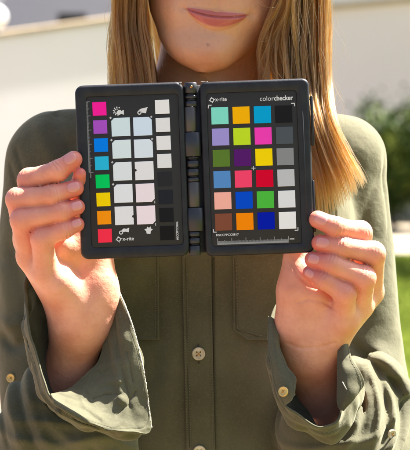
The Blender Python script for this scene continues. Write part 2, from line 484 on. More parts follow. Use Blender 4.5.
FY = -0.0038
_cache = {}
def cmat(rgb):
    k = tuple(rgb)
    if k not in _cache:
        c = [min(0.97, x / 0.87) for x in srgb(*rgb)]
        _cache[k] = material('patch_colour', tuple(c), 0.75, bump=(1800, 0.08, 0.0001), spec=0.08)
    return _cache[k]
def patch(px, py, wpx, hpx, rgb, parent, rot, cuts=()):
    """Thin colour sample; cuts = corners clipped (0 TL, 1 TR, 2 BR, 3 BL)."""
    cx_, cz_ = Lc(px, py); hw, hh = wpx * S / 2, hpx * S / 2
    k = 0.0021; pts = []
    for i, (sx, sz) in enumerate(((-1, 1), (1, 1), (1, -1), (-1, -1))):
        if i in cuts:
            a, b = ((sx * hw, sz * (hh - k / hh * hh)), (sx * (hw - k), sz * hh))
            if i in (1, 3): a, b = b, a
            pts += [a, b]
        else: pts.append((sx * hw, sz * hh))
    pts = np.array(pts); c, s = math.cos(rot), math.sin(rot)
    pts = pts @ np.array([[c, s], [-s, c]])
    rings = [np.column_stack([pts[:, 0] * q + cx_, np.full(len(pts), y), pts[:, 1] * q + cz_]) for q, y in ((1.0, -0.0036), (1.0, FY - 0.00022), (0.985, FY - 0.0003))]
    v, f = loft(rings)
    return link('colour_patch', fix_normals(mesh('colour_patch', v, f)), cmat(rgb), parent, smooth=False)

colL = [(236, 30, 150), (160, 78, 190), (0, 122, 228), (40, 178, 215), (0, 196, 92), (255, 205, 0), (255, 143, 12), (250, 48, 74)]
rl = R(2.4) - TH
for i, c in enumerate(colL):
    patch(99.7 + 0.79 * i, 109.1 + 18.09 * i, 13.8, 13.5, c, panelL, rl)
colW = [(222, 221, 220)] * 4 + [(41, 42, 45), (34, 37, 43), (28, 28, 31), (27, 26, 26)]
colW[1] = (217, 217, 218); colW[2] = (219, 219, 220); colW[3] = (216, 217, 218)
for i, c in enumerate(colW):
    patch(162.3 + 0.72 * i, 107.1 + 18.0 * i, 14.2, 14.0, c, panelL, rl)
big1 = [(201, 219, 224), (207, 221, 224), (213, 220, 224), (218, 222, 227), (218, 219, 222)]
big2 = [(200, 216, 232), (209, 220, 230), (218, 219, 221), (229, 217, 223), (231, 216, 223)]
for i in range(5):
    patch(121.0 + 0.85 * i, 127.2 + 22.1 * i, 18.6, 18.4, big1[i], panelL, rl, (0,) if i < 4 else ())
    patch(142.8 + 0.85 * i, 126.6 + 22.1 * i, 18.6, 18.4, big2[i], panelL, rl, (1,) if i < 2 else ((2,) if i > 2 else ()))
grid = [[(124, 212, 194), (255, 172, 0), (0, 155, 206), (27, 27, 30)],
        [(152, 141, 205), (185, 214, 38), (232, 60, 176), (74, 81, 87)],
        [(86, 117, 44), (82, 24, 104), (255, 206, 0), (130, 132, 135)],
        [(82, 134, 192), (240, 66, 106), (205, 0, 44), (182, 184, 187)],
        [(235, 170, 155), (0, 72, 198), (74, 180, 60), (214, 216, 218)],
        [(122, 72, 52), (255, 132, 0), (0, 24, 164), (226, 226, 226)]]
rr_ = R(1.9) - TH
for r_ in range(6):
    for c_ in range(4):
        patch(219.8 + 21.25 * c_ + 0.75 * r_, 116.0 - 0.55 * c_ + 21.2 * r_, 17.0, 17.0, grid[r_][c_], panelR, rr_)

# printed marks -----------------------------------------------------
def text(s, px, py, h_px, parent, name='lettering', bold=0.0, ang=0.0, width_px=None, mat=None, align='LEFT'):
    cu = bpy.data.curves.new(name, 'FONT'); cu.body = s; cu.size = 1.0; cu.offset = bold; cu.align_x = align
    cu.resolution_u = 4
    tmp = bpy.data.objects.new('tmp', cu); C.objects.link(tmp)
    bpy.context.view_layer.update()
    me = bpy.data.meshes.new_from_object(tmp.evaluated_get(bpy.context.evaluated_depsgraph_get()))
    bpy.data.objects.remove(tmp)
    co = np.zeros(len(me.vertices) * 3); me.vertices.foreach_get('co', co); co = co.reshape(-1, 3)
    sc_ = h_px * S / 0.73
    wx = co[:, 0].max() - co[:, 0].min()
    sx = sc_ if width_px is None else width_px * S / wx
    x = co[:, 0] * sx; z = co[:, 1] * sc_
    cx_, cz_ = Lc(px, py); c, s_ = math.cos(ang), math.sin(ang)
    out = np.column_stack([cx_ + x * c - z * s_, np.full(len(x), FY - 0.00008), cz_ + x * s_ + z * c])
    me.vertices.foreach_set('co', out.ravel()); me.update()
    me.name = name
    return link(name, me, mat or m_print, parent, smooth=False)
def marks(name, polys, parent, mat=None, y=FY - 0.0001):
    """Flat print built from small outlines given in photo pixels."""
    V = []; F = []
    for p in polys:
        x, z = Lc(np.array([q[0] for q in p]), np.array([q[1] for q in p]))
        F.append(tuple(range(len(V), len(V) + len(p)))); V += list(zip(x, [y] * len(p), z))
    return link(name, mesh(name, V, F), mat or m_print, parent, smooth=False)
def ring_poly(cx_, cy_, r0, r1, n=16):
    out = []
    for i in range(n):
        a, b = 2 * math.pi * i / n, 2 * math.pi * (i + 1) / n
        out.append([(cx_ + r0 * math.cos(a), cy_ + r0 * math.sin(a)), (cx_ + r1 * math.cos(a), cy_ + r1 * math.sin(a)),
                    (cx_ + r1 * math.cos(b), cy_ + r1 * math.sin(b)), (cx_ + r0 * math.cos(b), cy_ + r0 * math.sin(b))])
    return out
def bar(x0, y0, x1, y1, wd):
    d = np.array([x1 - x0, y1 - y0], float); L = np.linalg.norm(d); n = np.array([-d[1], d[0]]) / L * wd / 2
    a = np.array([x0, y0]); b = np.array([x1, y1])
    return [tuple(a + n), tuple(b + n), tuple(b - n), tuple(a - n)]
def logo(cx_, cy_, parent, r=2.5):
    polys = ring_poly(cx_, cy_, r * 0.55, r * 0.9)
    for k in range(4):
        a = math.pi / 4 + k * math.pi / 2
        polys.append(bar(cx_ + r * 0.75 * math.cos(a + 0.9), cy_ + r * 0.75 * math.sin(a + 0.9), cx_ + r * 1.25 * math.cos(a + 0.5), cy_ + r * 1.25 * math.sin(a + 0.5), 0.6))
    marks('logo', polys, parent)
text('x-rite', 215.3, 101.6, 4.2, panelR, bold=0.012, ang=0, width_px=11.5)
logo(211.9, 100.3, panelR)
text('color', 259.5, 101.3, 4.9, panelR, bold=-0.004, width_px=14.0)
text('checker', 273.8, 100.8, 4.9, panelR, bold=0.022, width_px=19.0)
text('MSCCPPCC0817', 216.0, 236.2, 2.2, panelR, bold=0.01, width_px=22.5)
text('mm', 289.5, 239.6, 1.9, panelR, bold=0.02, width_px=4.5)
text('x-rite', 122.8, 240.6, 4.0, panelL, bold=0.012, width_px=11.5)
logo(118.9, 239.3, panelL)
text('MSCCPPCC0816', 178.7, 239.8, 2.2, panelL, bold=0.01, ang=R(90), width_px=18)
text('mm', 91.6, 178.0, 1.9, panelL, bold=0.02, ang=R(90), width_px=4.5, mat=m_scale)
# rulers: a pale strip with ticks
P1 = []
for k in range(71):
    t = k / 70; x, y = 217.6 + t * 70.6, 243.6 - t * 2.3
    hh = 5.2 if k % 14 == 0 else (3.2 if k % 7 == 0 else 2.4)
    P1.append(bar(x, y, x, y - hh, 0.55))
P1.append(bar(217.3, 243.8, 288.5, 241.5, 2.0))
marks('ruler', P1, panelR, m_scale)
P2 = []
for k in range(71):
    t = k / 70; x, y = 85.8 + t * 3.4, 102.2 + t * 70.3
    hh = 4.4 if k % 14 == 0 else (3.0 if k % 7 == 0 else 2.1)
    P2.append(bar(x, y, x + hh, y - 0.1, 0.5))
P2.append(bar(86.0, 102.2, 89.4, 172.6, 1.5))
marks('ruler', P2, panelL, m_scale)
# crop corners and centre cross of the right panel
cr = [bar(208.4, 105.5, 208.3, 108.6, .8), bar(208.0, 105.6, 211.6, 105.5, .8), bar(291.0, 103.6, 294.6, 103.5, .8), bar(294.3, 103.4, 294.5, 106.6, .8),
      bar(213.3, 229.2, 213.5, 232.3, .8), bar(213.2, 232.2, 216.6, 232.1, .8), bar(297.7, 227.2, 297.8, 230.3, .8), bar(294.5, 230.3, 298.0, 230.2, .8),
      bar(253.3, 166.2, 253.3, 170.4, .6), bar(251.3, 168.3, 255.4, 168.3, .6)]
for i_ in range(0, 8, 2): marks('crop_mark', cr[i_:i_ + 2], panelR)
marks('centre_cross', cr[8:], panelR)
# tiny plus marks between the pale squares
pl = []
for k in range(4):
    for bx_, by_ in ((110.8 + 0.85 * k, 118.2 + 22.1 * k),) + (((151.3 + 0.85 * k, 117.2 + 22.1 * k),) if k < 2 else ()):
        pl += [bar(bx_ - 1.1, by_, bx_ + 1.1, by_, .8), bar(bx_, by_ - 1.1, bx_, by_ + 1.1, .8)]
for bx_, by_ in ((154.9, 202.3), (155.8, 224.5)):
    pl.append(bar(bx_, by_ - 1.5, bx_, by_ + 1.2, .6))
for i_ in range(0, 12, 2): marks('plus_mark', pl[i_:i_ + 2], panelL)
for p_ in pl[12:]: marks('tick_mark', [p_], panelL)
nt_ = []
for bx_, by_ in ((135.6, 169.9 + 0.6), (133.6, 216.4)):
    nt_ += [[(bx_ + 1.3 * math.cos(a), by_ + 1.3 * math.sin(a)) for a in np.linspace(0, 2 * math.pi, 12, endpoint=False)]]
for p_ in nt_: marks('notch', [p_], panelL, m_panel, y=FY - 0.00036)
# pictograms: sun and landscape, portrait, and their pair below
def blob(pts): return [pts]
ic = []
for k in range(7):
    a = math.pi * (0.35 + k * 0.2)
    ic.append(bar(117.6 + 3.3 * math.cos(a), 111.4 - 3.3 * math.sin(a), 117.6 + 4.5 * math.cos(a), 111.4 - 4.5 * math.sin(a), 1.1))
ic += ring_poly(117.2, 111.6, 2.0, 2.7, 12)[3:10]
ic += [[(116.8, 112.2), (118.6, 110.4), (120.6, 110.2), (121.4, 111.3), (123.9, 110.2), (124.1, 115.0), (121.4, 114.1), (119.4, 115.2), (117.0, 114.2)]]
marks('pictogram', ic, panelL)
ic = ring_poly(139.6, 112.9, 1.1, 2.1, 12)
ic += [[(138.6, 110.7), (141.0, 109.0), (147.9, 107.4), (147.1, 109.2), (146.0, 113.5), (141.2, 112.8)]]
marks('pictogram', ic, panelL)
ic = ring_poly(121.2, 232.6, 1.1, 2.0, 12)
ic += [[(121.6, 230.4), (124.0, 228.4), (126.6, 228.9), (129.4, 227.6), (129.0, 232.2), (125.6, 231.6), (122.8, 232.4)]]
marks('pictogram', ic, panelL)
ic = [[(144.4, 229.2), (146.8, 228.7), (147.2, 226.6), (149.2, 227.8), (151.0, 226.4), (151.1, 228.7), (153.1, 229.2), (150.9, 231.2), (150.6, 233.9), (146.8, 233.6), (146.4, 231.4)]]
marks('pictogram', ic, panelL)

# slot in the right rim
def rbar(name, pxc, pyc, wpx, hpx, y0, y1, r, mat, parent, rot=0.0):
    cx_, cz_ = Lc(pxc, pyc); hw, hh = wpx * S / 2, hpx * S / 2
    o = rrect(cx_ - hw, cx_ + hw, cz_ - hh, cz_ + hh, r * S, 4)
    oi = rrect(cx_ - hw + 0.0003, cx_ + hw - 0.0003, cz_ - hh + 0.0003, cz_ + hh - 0.0003, max(r * S - 0.0003, 0.0001), 4)
    v, f = loft(rings_xz([(oi, y0), (o, y0 - 0.0003 if y0 > y1 else y0 + 0.0003), (o, y1 + 0.0003), (oi, y1)]))
    return link(name, fix_normals(mesh(name, v, f)), mat, parent, smooth=True)
rbar('slot', 304.2, 164.5, 2.2, 115, -0.0030, -0.00462, 1.1, m_slot, trayR)
rbar('latch', 312.2, 121, 2.6, 50, 0.002, -0.0030, 1.0, m_case, trayR)
rbar('latch', 313.8, 206, 2.6, 52, 0.002, -0.0030, 1.0, m_case, trayR)

# hinge: alternating barrels and slotted knuckles round one pin
_a, _b = Lc(190.6, 85), Lc(195, 253)
hinge = link('hinge', mesh('hinge_pin', *tube([(_a[0], 0.0005, _a[1]), (_b[0], 0.0005, _b[1])], 0.0022, 10)), m_slot, case)
def barrel(py0, py1, x0, x1, rad, depth, mat=m_case):
    """Vertical barrel between two rows, spanning the given columns."""
    rings = []
    for py, k in ((py0, 0.9), (py0 + 0.5, 1), (py1 - 0.5, 1), (py1, 0.9)):
        xx = (x0 + x1) / 2 + (py - 169) * 0.030
        cx_, cz_ = Lc(xx, py); hw = (x1 - x0) / 2 * S
        t = np.linspace(0, 2 * np.pi, 24, endpoint=False)
        sq = lambda q: np.sign(q) * np.abs(q) ** 0.75
        rings.append(np.column_stack([cx_ + hw * k * sq(np.cos(t)), 0.0003 + depth * k * sq(np.sin(t)), np.full(24, cz_)]))
    v, f = loft(rings)
    return link('barrel', fix_normals(mesh('barrel', v, f)), mat, hinge)
rbar('spine', 194.5, 169.0, 17.0, 168.0, 0.0046, 0.0022, 1.5, m_slot, hinge, 0)
m_barrel = material('grey_hinge_plastic', (0.060, 0.054, 0.048), 0.38, bump=(600, 0.2, 0.0003))
m_hard = material('dark_hinge_plastic', (0.022, 0.022, 0.024), 0.4, bump=(600, 0.2, 0.0003))
barrel(107.2, 132, 186.0, 197.8, 1, 0.0042, m_barrel)
barrel(132.4, 156.6, 184.4, 202.0, 1, 0.0050, m_hard)
barrel(182.2, 207.4, 187.2, 199.4, 1, 0.0042, m_barrel)
barrel(207.8, 231.2, 185.0, 202.6, 1, 0.0050, m_hard)
def knuckle(py0, py1, x0, x1, slots):
    segs = []; rows = sorted([py0] + [s for ss in slots for s in ss] + [py1])
    for i in range(0, len(rows) - 1):
        deep = any(abs(rows[i] - s[0]) < 1e-6 for s in slots)
        barrel(rows[i] + (0.05 if i else 0), rows[i + 1] - 0.05, x0 + (1.4 if deep else 0), x1 - (1.4 if deep else 0), 1, 0.0028 if deep else 0.0040, m_slot if deep else m_hard)
knuckle(82.6, 106.8, 187.0, 199.4, [(93.2, 95.4), (98.6, 101.2)])
knuckle(157.0, 181.8, 186.8, 199.6, [(158.8, 160.6), (167.0, 168.8), (175.8, 177.6)])
knuckle(231.6, 255.6, 186.4, 198.6, [(236.4, 238.0), (243.6, 245.6)])
# brass pin end and worn corners
cx_, cz_ = Lc(191.2, 87.2)
v, f = loft([np.array([(cx_ + r * math.cos(t), y, cz_ + r * math.sin(t)) for t in np.linspace(0, 2 * math.pi, 14, endpoint=False)]) for r, y in ((0.0011, -0.003), (0.0011, -0.0040), (0.0006, -0.0043))])
link('pin_head', fix_normals(mesh('pin_head', v, f)), m_brass, hinge)
def wear(x0, x1, y, par, wdt=0.0006):
    a = Lc(x0, y); b = Lc(x1, y)
    n = 8; xs = np.linspace(a[0], b[0], n); zs = np.linspace(a[1], b[1], n) + rng.normal(0, 0.00008, n)
    v, f = tube([(xs[i], -0.0031, zs[i]) for i in range(n)], wdt * rng.uniform(0.4, 1, n), 6)
    link('worn_edge', mesh('worn_edge', v, f), m_wear, par)
wear(174.5, 181.5, 82.9, trayL); wear(200.5, 207.5, 82.2, trayR, 0.0004); wear(296.5, 304, 80.2, trayR, 0.0003)

# ================================================================== PERSON
def skin_material():
    m = bpy.data.materials.new('skin'); m.use_nodes = True
    n = m.node_tree; L = n.links.new; b = n.nodes['Principled BSDF']
    at = n.nodes.new('ShaderNodeAttribute'); at.attribute_name = 'tint'
    sep = n.nodes.new('ShaderNodeSeparateColor'); L(at.outputs['Color'], sep.inputs[0])
    tc = n.nodes.new('ShaderNodeTexCoord')
    nz = n.nodes.new('ShaderNodeTexNoise'); nz.inputs['Scale'].default_value = 55; nz.inputs['Detail'].default_value = 5; L(tc.outputs['Object'], nz.inputs['Vector'])
    mr = n.nodes.new('ShaderNodeMapRange'); mr.inputs[1].default_value = 0.35; mr.inputs[2].default_value = 0.7; L(nz.outputs['Fac'], mr.inputs[0])
    def mix(a, bcol, fac):
        x = n.nodes.new('ShaderNodeMix'); x.data_type = 'RGBA'
        if isinstance(a, tuple): x.inputs['A'].default_value = (*a, 1)
        else: L(a, x.inputs['A'])
        x.inputs['B'].default_value = (*bcol, 1); L(fac, x.inputs[0]); return x.outputs['Result']
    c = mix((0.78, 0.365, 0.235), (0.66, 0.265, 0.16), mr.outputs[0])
    nf = n.nodes.new('ShaderNodeTexNoise'); nf.inputs['Scale'].default_value = 330; nf.inputs['Detail'].default_value = 4; L(tc.outputs['Object'], nf.inputs['Vector'])
    mf = n.nodes.new('ShaderNodeMapRange'); mf.inputs[1].default_value = 0.52; mf.inputs[2].default_value = 0.78; mf.inputs[4].default_value = 0.22; L(nf.outputs['Fac'], mf.inputs[0])
    c = mix(c, (0.74, 0.385, 0.20), at.outputs['Alpha'])  # face and neck tone; bounce light on the hands is in their colour
    c = mix(c, (0.50, 0.20, 0.12), mf.outputs[0])         # fine darker mottle
    c = mix(c, (0.64, 0.165, 0.12), sep.outputs['Green'])     # redder knuckles and fingertips
    c = mix(c, (0.56, 0.155, 0.13), sep.outputs['Red'])       # lips
    c = mix(c, (0.10, 0.045, 0.03), sep.outputs['Blue'])     # mole, brows
    L(c, b.inputs['Base Color'])
    b.inputs['Roughness'].default_value = 0.48
    rm = n.nodes.new('ShaderNodeMapRange'); rm.inputs[3].default_value = 0.42; rm.inputs[4].default_value = 0.24; L(sep.outputs['Red'], rm.inputs[0]); L(rm.outputs[0], b.inputs['Roughness'])
    b.inputs['Subsurface Weight'].default_value = 0.30
    b.inputs['Subsurface Radius'].default_value = (1.0, 0.30, 0.16)
    b.inputs['Subsurface Scale'].default_value = 0.0045
    b.inputs['Specular IOR Level'].default_value = 0.45
    v1 = n.nodes.new('ShaderNodeTexVoronoi'); v1.inputs['Scale'].default_value = 900; L(tc.outputs['Object'], v1.inputs['Vector'])
    n2 = n.nodes.new('ShaderNodeTexNoise'); n2.inputs['Scale'].default_value = 260; n2.inputs['Detail'].default_value = 6; L(tc.outputs['Object'], n2.inputs['Vector'])
    b1 = n.nodes.new('ShaderNodeBump'); b1.inputs['Strength'].default_value = 0.22; b1.inputs['Distance'].default_value = 0.0002; L(v1.outputs['Distance'], b1.inputs['Height'])
    b2 = n.nodes.new('ShaderNodeBump'); b2.inputs['Strength'].default_value = 0.7; b2.inputs['Distance'].default_value = 0.0007; L(n2.outputs['Fac'], b2.inputs['Height']); L(b1.outputs[0], b2.inputs['Normal'])
    L(b2.outputs[0], b.inputs['Normal'])
    return m
m_skin = skin_material()
m_nail = material('fingernail', (0.66, 0.27, 0.235), 0.15, spec=0.5)
m_nail.node_tree.nodes['Principled BSDF'].inputs['Subsurface Weight'].default_value = 0.3
m_nail.node_tree.nodes['Principled BSDF'].inputs['Subsurface Scale'].default_value = 0.003

def cloth_material(name, col, col2, worn):
    m = bpy.data.materials.new(name); m.use_nodes = True
    n = m.node_tree; L = n.links.new; b = n.nodes['Principled BSDF']
    tc = n.nodes.new('ShaderNodeTexCoord')
    n1 = n.nodes.new('ShaderNodeTexNoise'); n1.inputs['Scale'].default_value = 14; n1.inputs['Detail'].default_value = 8; L(tc.outputs['Object'], n1.inputs['Vector'])
    mr = n.nodes.new('ShaderNodeMapRange'); mr.inputs[1].default_value = 0.35; mr.inputs[2].default_value = 0.68; L(n1.outputs['Fac'], mr.inputs[0])
    x = n.nodes.new('ShaderNodeMix'); x.data_type = 'RGBA'; x.inputs['A'].default_value = (*col, 1); x.inputs['B'].default_value = (*col2, 1); L(mr.outputs[0], x.inputs[0])
    n2 = n.nodes.new('ShaderNodeTexNoise'); n2.inputs['Scale'].default_value = 700; n2.inputs['Detail'].default_value = 3; L(tc.outputs['Object'], n2.inputs['Vector'])
    mr2 = n.nodes.new('ShaderNodeMapRange'); mr2.inputs[1].default_value = 0.5; mr2.inputs[2].default_value = 0.75; mr2.inputs[4].default_value = 0.22; L(n2.outputs['Fac'], mr2.inputs[0])
    y = n.nodes.new('ShaderNodeMix'); y.data_type = 'RGBA'; y.inputs['B'].default_value = (*worn, 1); L(x.outputs['Result'], y.inputs['A']); L(mr2.outputs[0], y.inputs[0])
    # weave: two fine crossing waves
    L(y.outputs['Result'], b.inputs['Base Color'])
    wv = []
    for d in ('X', 'Z'):
        wt = n.nodes.new('ShaderNodeTexWave'); wt.bands_direction = d; wt.inputs['Scale'].default_value = 600; wt.inputs['Distortion'].default_value = 1.5
        L(tc.outputs['Object'], wt.inputs['Vector']); wv.append(wt)
    ad = n.nodes.new('ShaderNodeMath'); ad.operation = 'ADD'; L(wv[0].outputs['Fac'], ad.inputs[0]); L(wv[1].outputs['Fac'], ad.inputs[1])
    b1 = n.nodes.new('ShaderNodeBump'); b1.inputs['Strength'].default_value = 0.12; b1.inputs['Distance'].default_value = 0.0002; L(ad.outputs[0], b1.inputs['Height'])
    n3 = n.nodes.new('ShaderNodeTexNoise'); n3.inputs['Scale'].default_value = 60; n3.inputs['Detail'].default_value = 7; L(tc.outputs['Object'], n3.inputs['Vector'])
    b2 = n.nodes.new('ShaderNodeBump'); b2.inputs['Strength'].default_value = 0.5; b2.inputs['Distance'].default_value = 0.0032; L(n3.outputs['Fac'], b2.inputs['Height']); L(b1.outputs[0], b2.inputs['Normal'])
    L(b2.outputs[0], b.inputs['Normal'])
    b.inputs['Roughness'].default_value = 0.85; b.inputs['Specular IOR Level'].default_value = 0.2
    b.inputs['Sheen Weight'].default_value = 0.25; b.inputs['Sheen Roughness'].default_value = 0.5; b.inputs['Sheen Tint'].default_value = (0.9, 0.85, 0.6, 1)
    return m
m_shirt = cloth_material('olive_twill', (0.068, 0.064, 0.034), (0.118, 0.110, 0.062), (0.19, 0.18, 0.12))
m_seam = material('olive_seam_thread', (0.05, 0.042, 0.02), 0.9)
m_sunlit = material('sunlit_thread', (0.34, 0.32, 0.24), 0.9)  # sunlit brightness of cuff edge and slit put into the colour
m_button = material('cream_button', (0.62, 0.55, 0.40), 0.35, var=(300, (0.48, 0.38, 0.22), 0.4, 0.6))
m_brassb = material('amber_button', (0.66, 0.45, 0.14), 0.22, metal=0.35)
m_buttonhole = material('orange_thread', (0.55, 0.25, 0.03), 0.9)
m_jeans = material('blue_denim', (0.05, 0.07, 0.13), 0.9, bump=(500, 0.4, 0.0005))
m_shoe = material('white_canvas_shoe', (0.55, 0.53, 0.50), 0.8)

person = empty('person', (0.0, 0.19, 0.0),
               'person with long light brown hair and olive shirt holding up the colour checker case', 'person')
PO = np.array([0.0, 0.19, 0.0])
def plink(name, v, f, mat, parent=None, smooth=True, **kw):
    o = link(name, mesh(name, np.asarray(v) - PO, f), mat, parent or person, smooth=smooth, **kw); return o

# ---- head in its own frame
M0 = P(216.5, 16.5, 0.105)
ra = R(6.0)
EX = np.array([math.cos(ra), 0, -math.sin(ra)]); EZ = np.array([math.sin(ra), 0, math.cos(ra)]); EY = np.array([0, 1.0, 0])
HB = np.stack([EX, EY, EZ])
def table(pts, lo=-0.05, hi=0.19, n=480, s=9):
    z = np.linspace(lo, hi, n); v = np.interp(z, [p[0] for p in pts], [p[1] for p in pts])
    k = np.exp(-0.5 * (np.arange(-s * 2, s * 2 + 1) / (s * 0.7)) ** 2); k /= k.sum()
    vp = np.pad(v, s * 2, mode='edge'); v = np.convolve(vp, k, 'valid'); return z, v
TW = table([(-.0430, .001), (-.0418, .006), (-.0408, .0120), (-.0390, .0172), (-.0365, .0216), (-.033, .0258), (-.028, .0305), (-.020, .0370), (-.0126, .0412), (0, .0495), (.010, .0535), (.025, .057), (.05, .061), (.08, .065), (.11, .066), (.14, .060), (.160, .045), (.172, .025), (.179, .002)], s=4)
TX = table([(-.043, -.0060), (-.037, -.0075), (-.028, -.0078), (-.0126, -.0052), (0, -.0034), (.03, 0), (.1, 0)], s=8)
TF = table([(-.044, .018), (-.0415, .009), (-.037, .0025), (-.030, -.0010), (-.022, .0004), (-.015, .0022), (-.008, .0020), (0, .0015), (.008, .0010), (.018, .003), (.03, .007), (.05, .012), (.062, .014), (.075, .006), (.10, .006), (.13, .018), (.155, .04), (.179, .085)], s=11)
TB = table([(-.044, .026), (-.0415, .034), (-.037, .046), (-.03, .062), (-.015, .085), (0, .105), (.02, .13), (.06, .172), (.10, .185), (.14, .168), (.165, .135), (.179, .095)], s=5)
LW = 0.0255
def lip_fields(x, z):
    zc = 0.0042 * (x / 0.0245) ** 2 - 0.0004
    e = np.clip(1 - (x / LW) ** 2, 0, 1)
    cup = 1 - 0.16 * np.exp(-(x / 0.0028) ** 2)
    up = 0.0046 * e ** 0.75 * cup + 1e-5
    lo = 0.0080 * np.clip(1 - (x / (LW * 0.93)) ** 2, 0, 1) ** 0.8 + 1e-5
    tu = (z - zc) / up; tl = (zc - z) / lo
    return zc, e, up, lo, tu, tl
def lip_h(x, z):
    zc, e, up, lo, tu, tl = lip_fields(x, z)
    h = 0
    s_ = sstep(z - zc, -0.0005, 0.0005)
    h = h + 0.0028 * e ** 0.5 * s_ * (1 - np.clip(tu, 0, 1.3) / 1.3) ** 0.8
    h = h + 0.0046 * e ** 0.5 * (1 - s_) * np.clip(1 - (np.clip(tl, 0, 1.3) / 1.3) ** 2.0, 0, 1)
    h = h - 0.0020 * np.exp(-((z - zc) / 0.0008) ** 2) * (np.abs(x) < LW + 0.002) * sstep(LW + 0.002 - np.abs(x), 0, 0.005)
    # soft dimples at the corners, philtrum, fold under the lower lip
    for s in (-1, 1):
        h = h - 0.0010 * np.exp(-(((x - s * 0.0275) / 0.0035) ** 2 + ((z - 0.0046) / 0.004) ** 2))
        h = h + 0.0016 * np.exp(-(((x - s * 0.033) / 0.006) ** 2 + ((z - 0.002) / 0.010) ** 2))
    h = h - 0.0010 * np.exp(-((x / 0.003) ** 2)) * sstep(z, 0.004, 0.007) * sstep(0.018 - z, 0, 0.004)
    h = h - 0.0009 * np.exp(-((z + 0.0130) / 0.0035) ** 2 - (x / 0.014) ** 2)
    h = h + 0.0010 * np.exp(-((z + 0.028) / 0.008) ** 2 - (x / 0.011) ** 2)
    return h
def head_f(p):
    q = (p - M0) @ HB.T
    x, y, z = q[:, 0], q[:, 1], q[:, 2]
    xs = x - np.interp(z, *TX)
    w = np.interp(z, *TW); yf = np.interp(z, *TF); yb = np.interp(z, *TB)
    yc = (yf + yb) / 2; d = np.maximum((yb - yf) / 2, 0.004)
    # the widest point lies behind the middle for the jaw
    u = (y - yc) / d
    e = 2.15
    f = ((np.abs(xs) / w) ** e + np.abs(u) ** e + 1e-9) ** (1 / e) - 1
    f = f * np.minimum(w, d) * 0.9
    f = smin(f, ball(q, (-0.0062, 0.0185, -0.0245), 0.0172), 0.010)
    f = np.maximum(f, z - 0.177); f = np.maximum(f, -0.0435 - z)
    front = sstep(0.06 - y, 0, 0.02)
    f = f - (lip_h(x, z)) * front * (z < 0.03) * (z > -0.05) * 0.9
    # nose, brows, eye sockets
    nose = cone(q, (0, 0.006, 0.068), (0, -0.012, 0.030), 0.006, 0.0085)
    nose = smin(nose, smin(ball(q, (-0.010, -0.001, 0.028), 0.0065), ball(q, (0.010, -0.001, 0.028), 0.0065), 0.004), 0.005)
    f = smin(f, nose, 0.007)
    for s in (-1, 1):
        so_ = ball(q, (s * 0.030, 0.002, 0.061), 0.0125)
        k = 0.008; hh = np.clip(0.5 - 0.5 * (f + so_) / k, 0, 1)
        f = f + (-so_ - f) * hh + k * hh * (1 - hh)
        f = smin(f, ball(q, (s * 0.031, 0.021, 0.061), 0.0125), 0.0015)
        ear = (((q[:, 0] - s * 0.066) / 0.006) ** 2 + ((q[:, 1] - 0.098) / 0.016) ** 2 + ((q[:, 2] - 0.055) / 0.028) ** 2) ** 0.5 - 1
        f = smin(f, ear * 0.006, 0.004)
    return f

# ---- hands: joints as (px, py, Y)
J = lambda *a: P(a[0], a[1], a[2])
HANDS = {
 'r': dict(   # the hand at the left of the picture
  wrist=J(80, 322, .030), w2=J(63, 398, .062), elbow=J(52, 490, .15), rw=(.0182, .0190, .030),
  fingers=[[J(36, 222, .036), J(29.5, 180.5, .004), J(58, 171, -.0090), J(73.8, 159.5, -.0082)],
           [J(27, 240, .026), J(17.5, 199.5, -.004), J(53, 195, -.0120), J(75.5, 188.0, -.0095)],
           [J(30, 257, .014), J(22, 220, -.009), J(61, 212, -.0140), J(77.0, 207.0, -.0095)],
           [J(46, 272, .004), J(42, 238.5, -.011), J(63, 230, -.0130), J(77.0, 224.5, -.0090)]],
  rad=[(.0092, .0083, .0071, .0062), (.0092, .0080, .0068, .0060), (.0088, .0080, .0066, .0058), (.0088, .0078, .0063, .0054)],
  thumb=[J(95, 296, .028), J(93, 256, .030), J(73, 214, .022), J(79.8, 174, -.0085)], tr=(.0150, .0115, .0080, .0046),
  extra=[(J(62, 247, .016), J(84, 250, .030), .0105, .0120), (J(70, 262, .026), J(92, 262, .032), .0120, .0120), (J(60, 284, .006), J(84, 310, .024), .0095, .0165), (J(97, 284, .024), J(92, 312, .03), .0125, .0125)]),
 'l': dict(
  wrist=J(311, 352, .030), w2=J(323, 410, .056), elbow=J(352, 490, .14), rw=(.0195, .0190, .030),
  fingers=[[J(362, 272, .036), J(360, 233, .004), J(336, 227.5, -.0090), J(317.8, 219.5, -.0085)],
           [J(370, 292, .026), J(373.5, 253.5, -.004), J(342, 247, -.0100), J(320.0, 243.0, -.0090)],
           [J(359, 306, .014), J(363.5, 278, -.010), J(333, 264.5, -.0125), J(312.5, 259.5, -.0090)],
           [J(344, 318, .004), J(345, 293, -.012), J(325, 280.5, -.0125), J(309.5, 272.5, -.0080)]],
  rad=[(.0092, .0083, .0071, .0064), (.0094, .0082, .0071, .0062), (.0090, .0084, .0072, .0058), (.0086, .0078, .0066, .0050)],
  thumb=[J(299, 326, .022), J(296, 290, .016), J(296, 258, .018), J(302, 222, .013)], tr=(.0140, .0125, .0085, .0070),
  extra=[(J(302, 276, .012), J(299, 330, .020), .0110, .0150), (J(340, 322, .006), J(316, 345, .022), .0100, .0155), (J(318, 296, .008), J(312, 330, .018), .0110, .0130)],
  creases=[[J(291, 262, .01), J(297, 274, .01), J(308, 284, .01), J(322, 289, .01)], [J(296, 301, .01), J(308, 297, .01), J(322, 300, .01), J(334, 308, .01)],
           [J(288, 343, .01), J(300, 347, .01), J(318, 346, .01), J(334, 341, .01)]]),
}
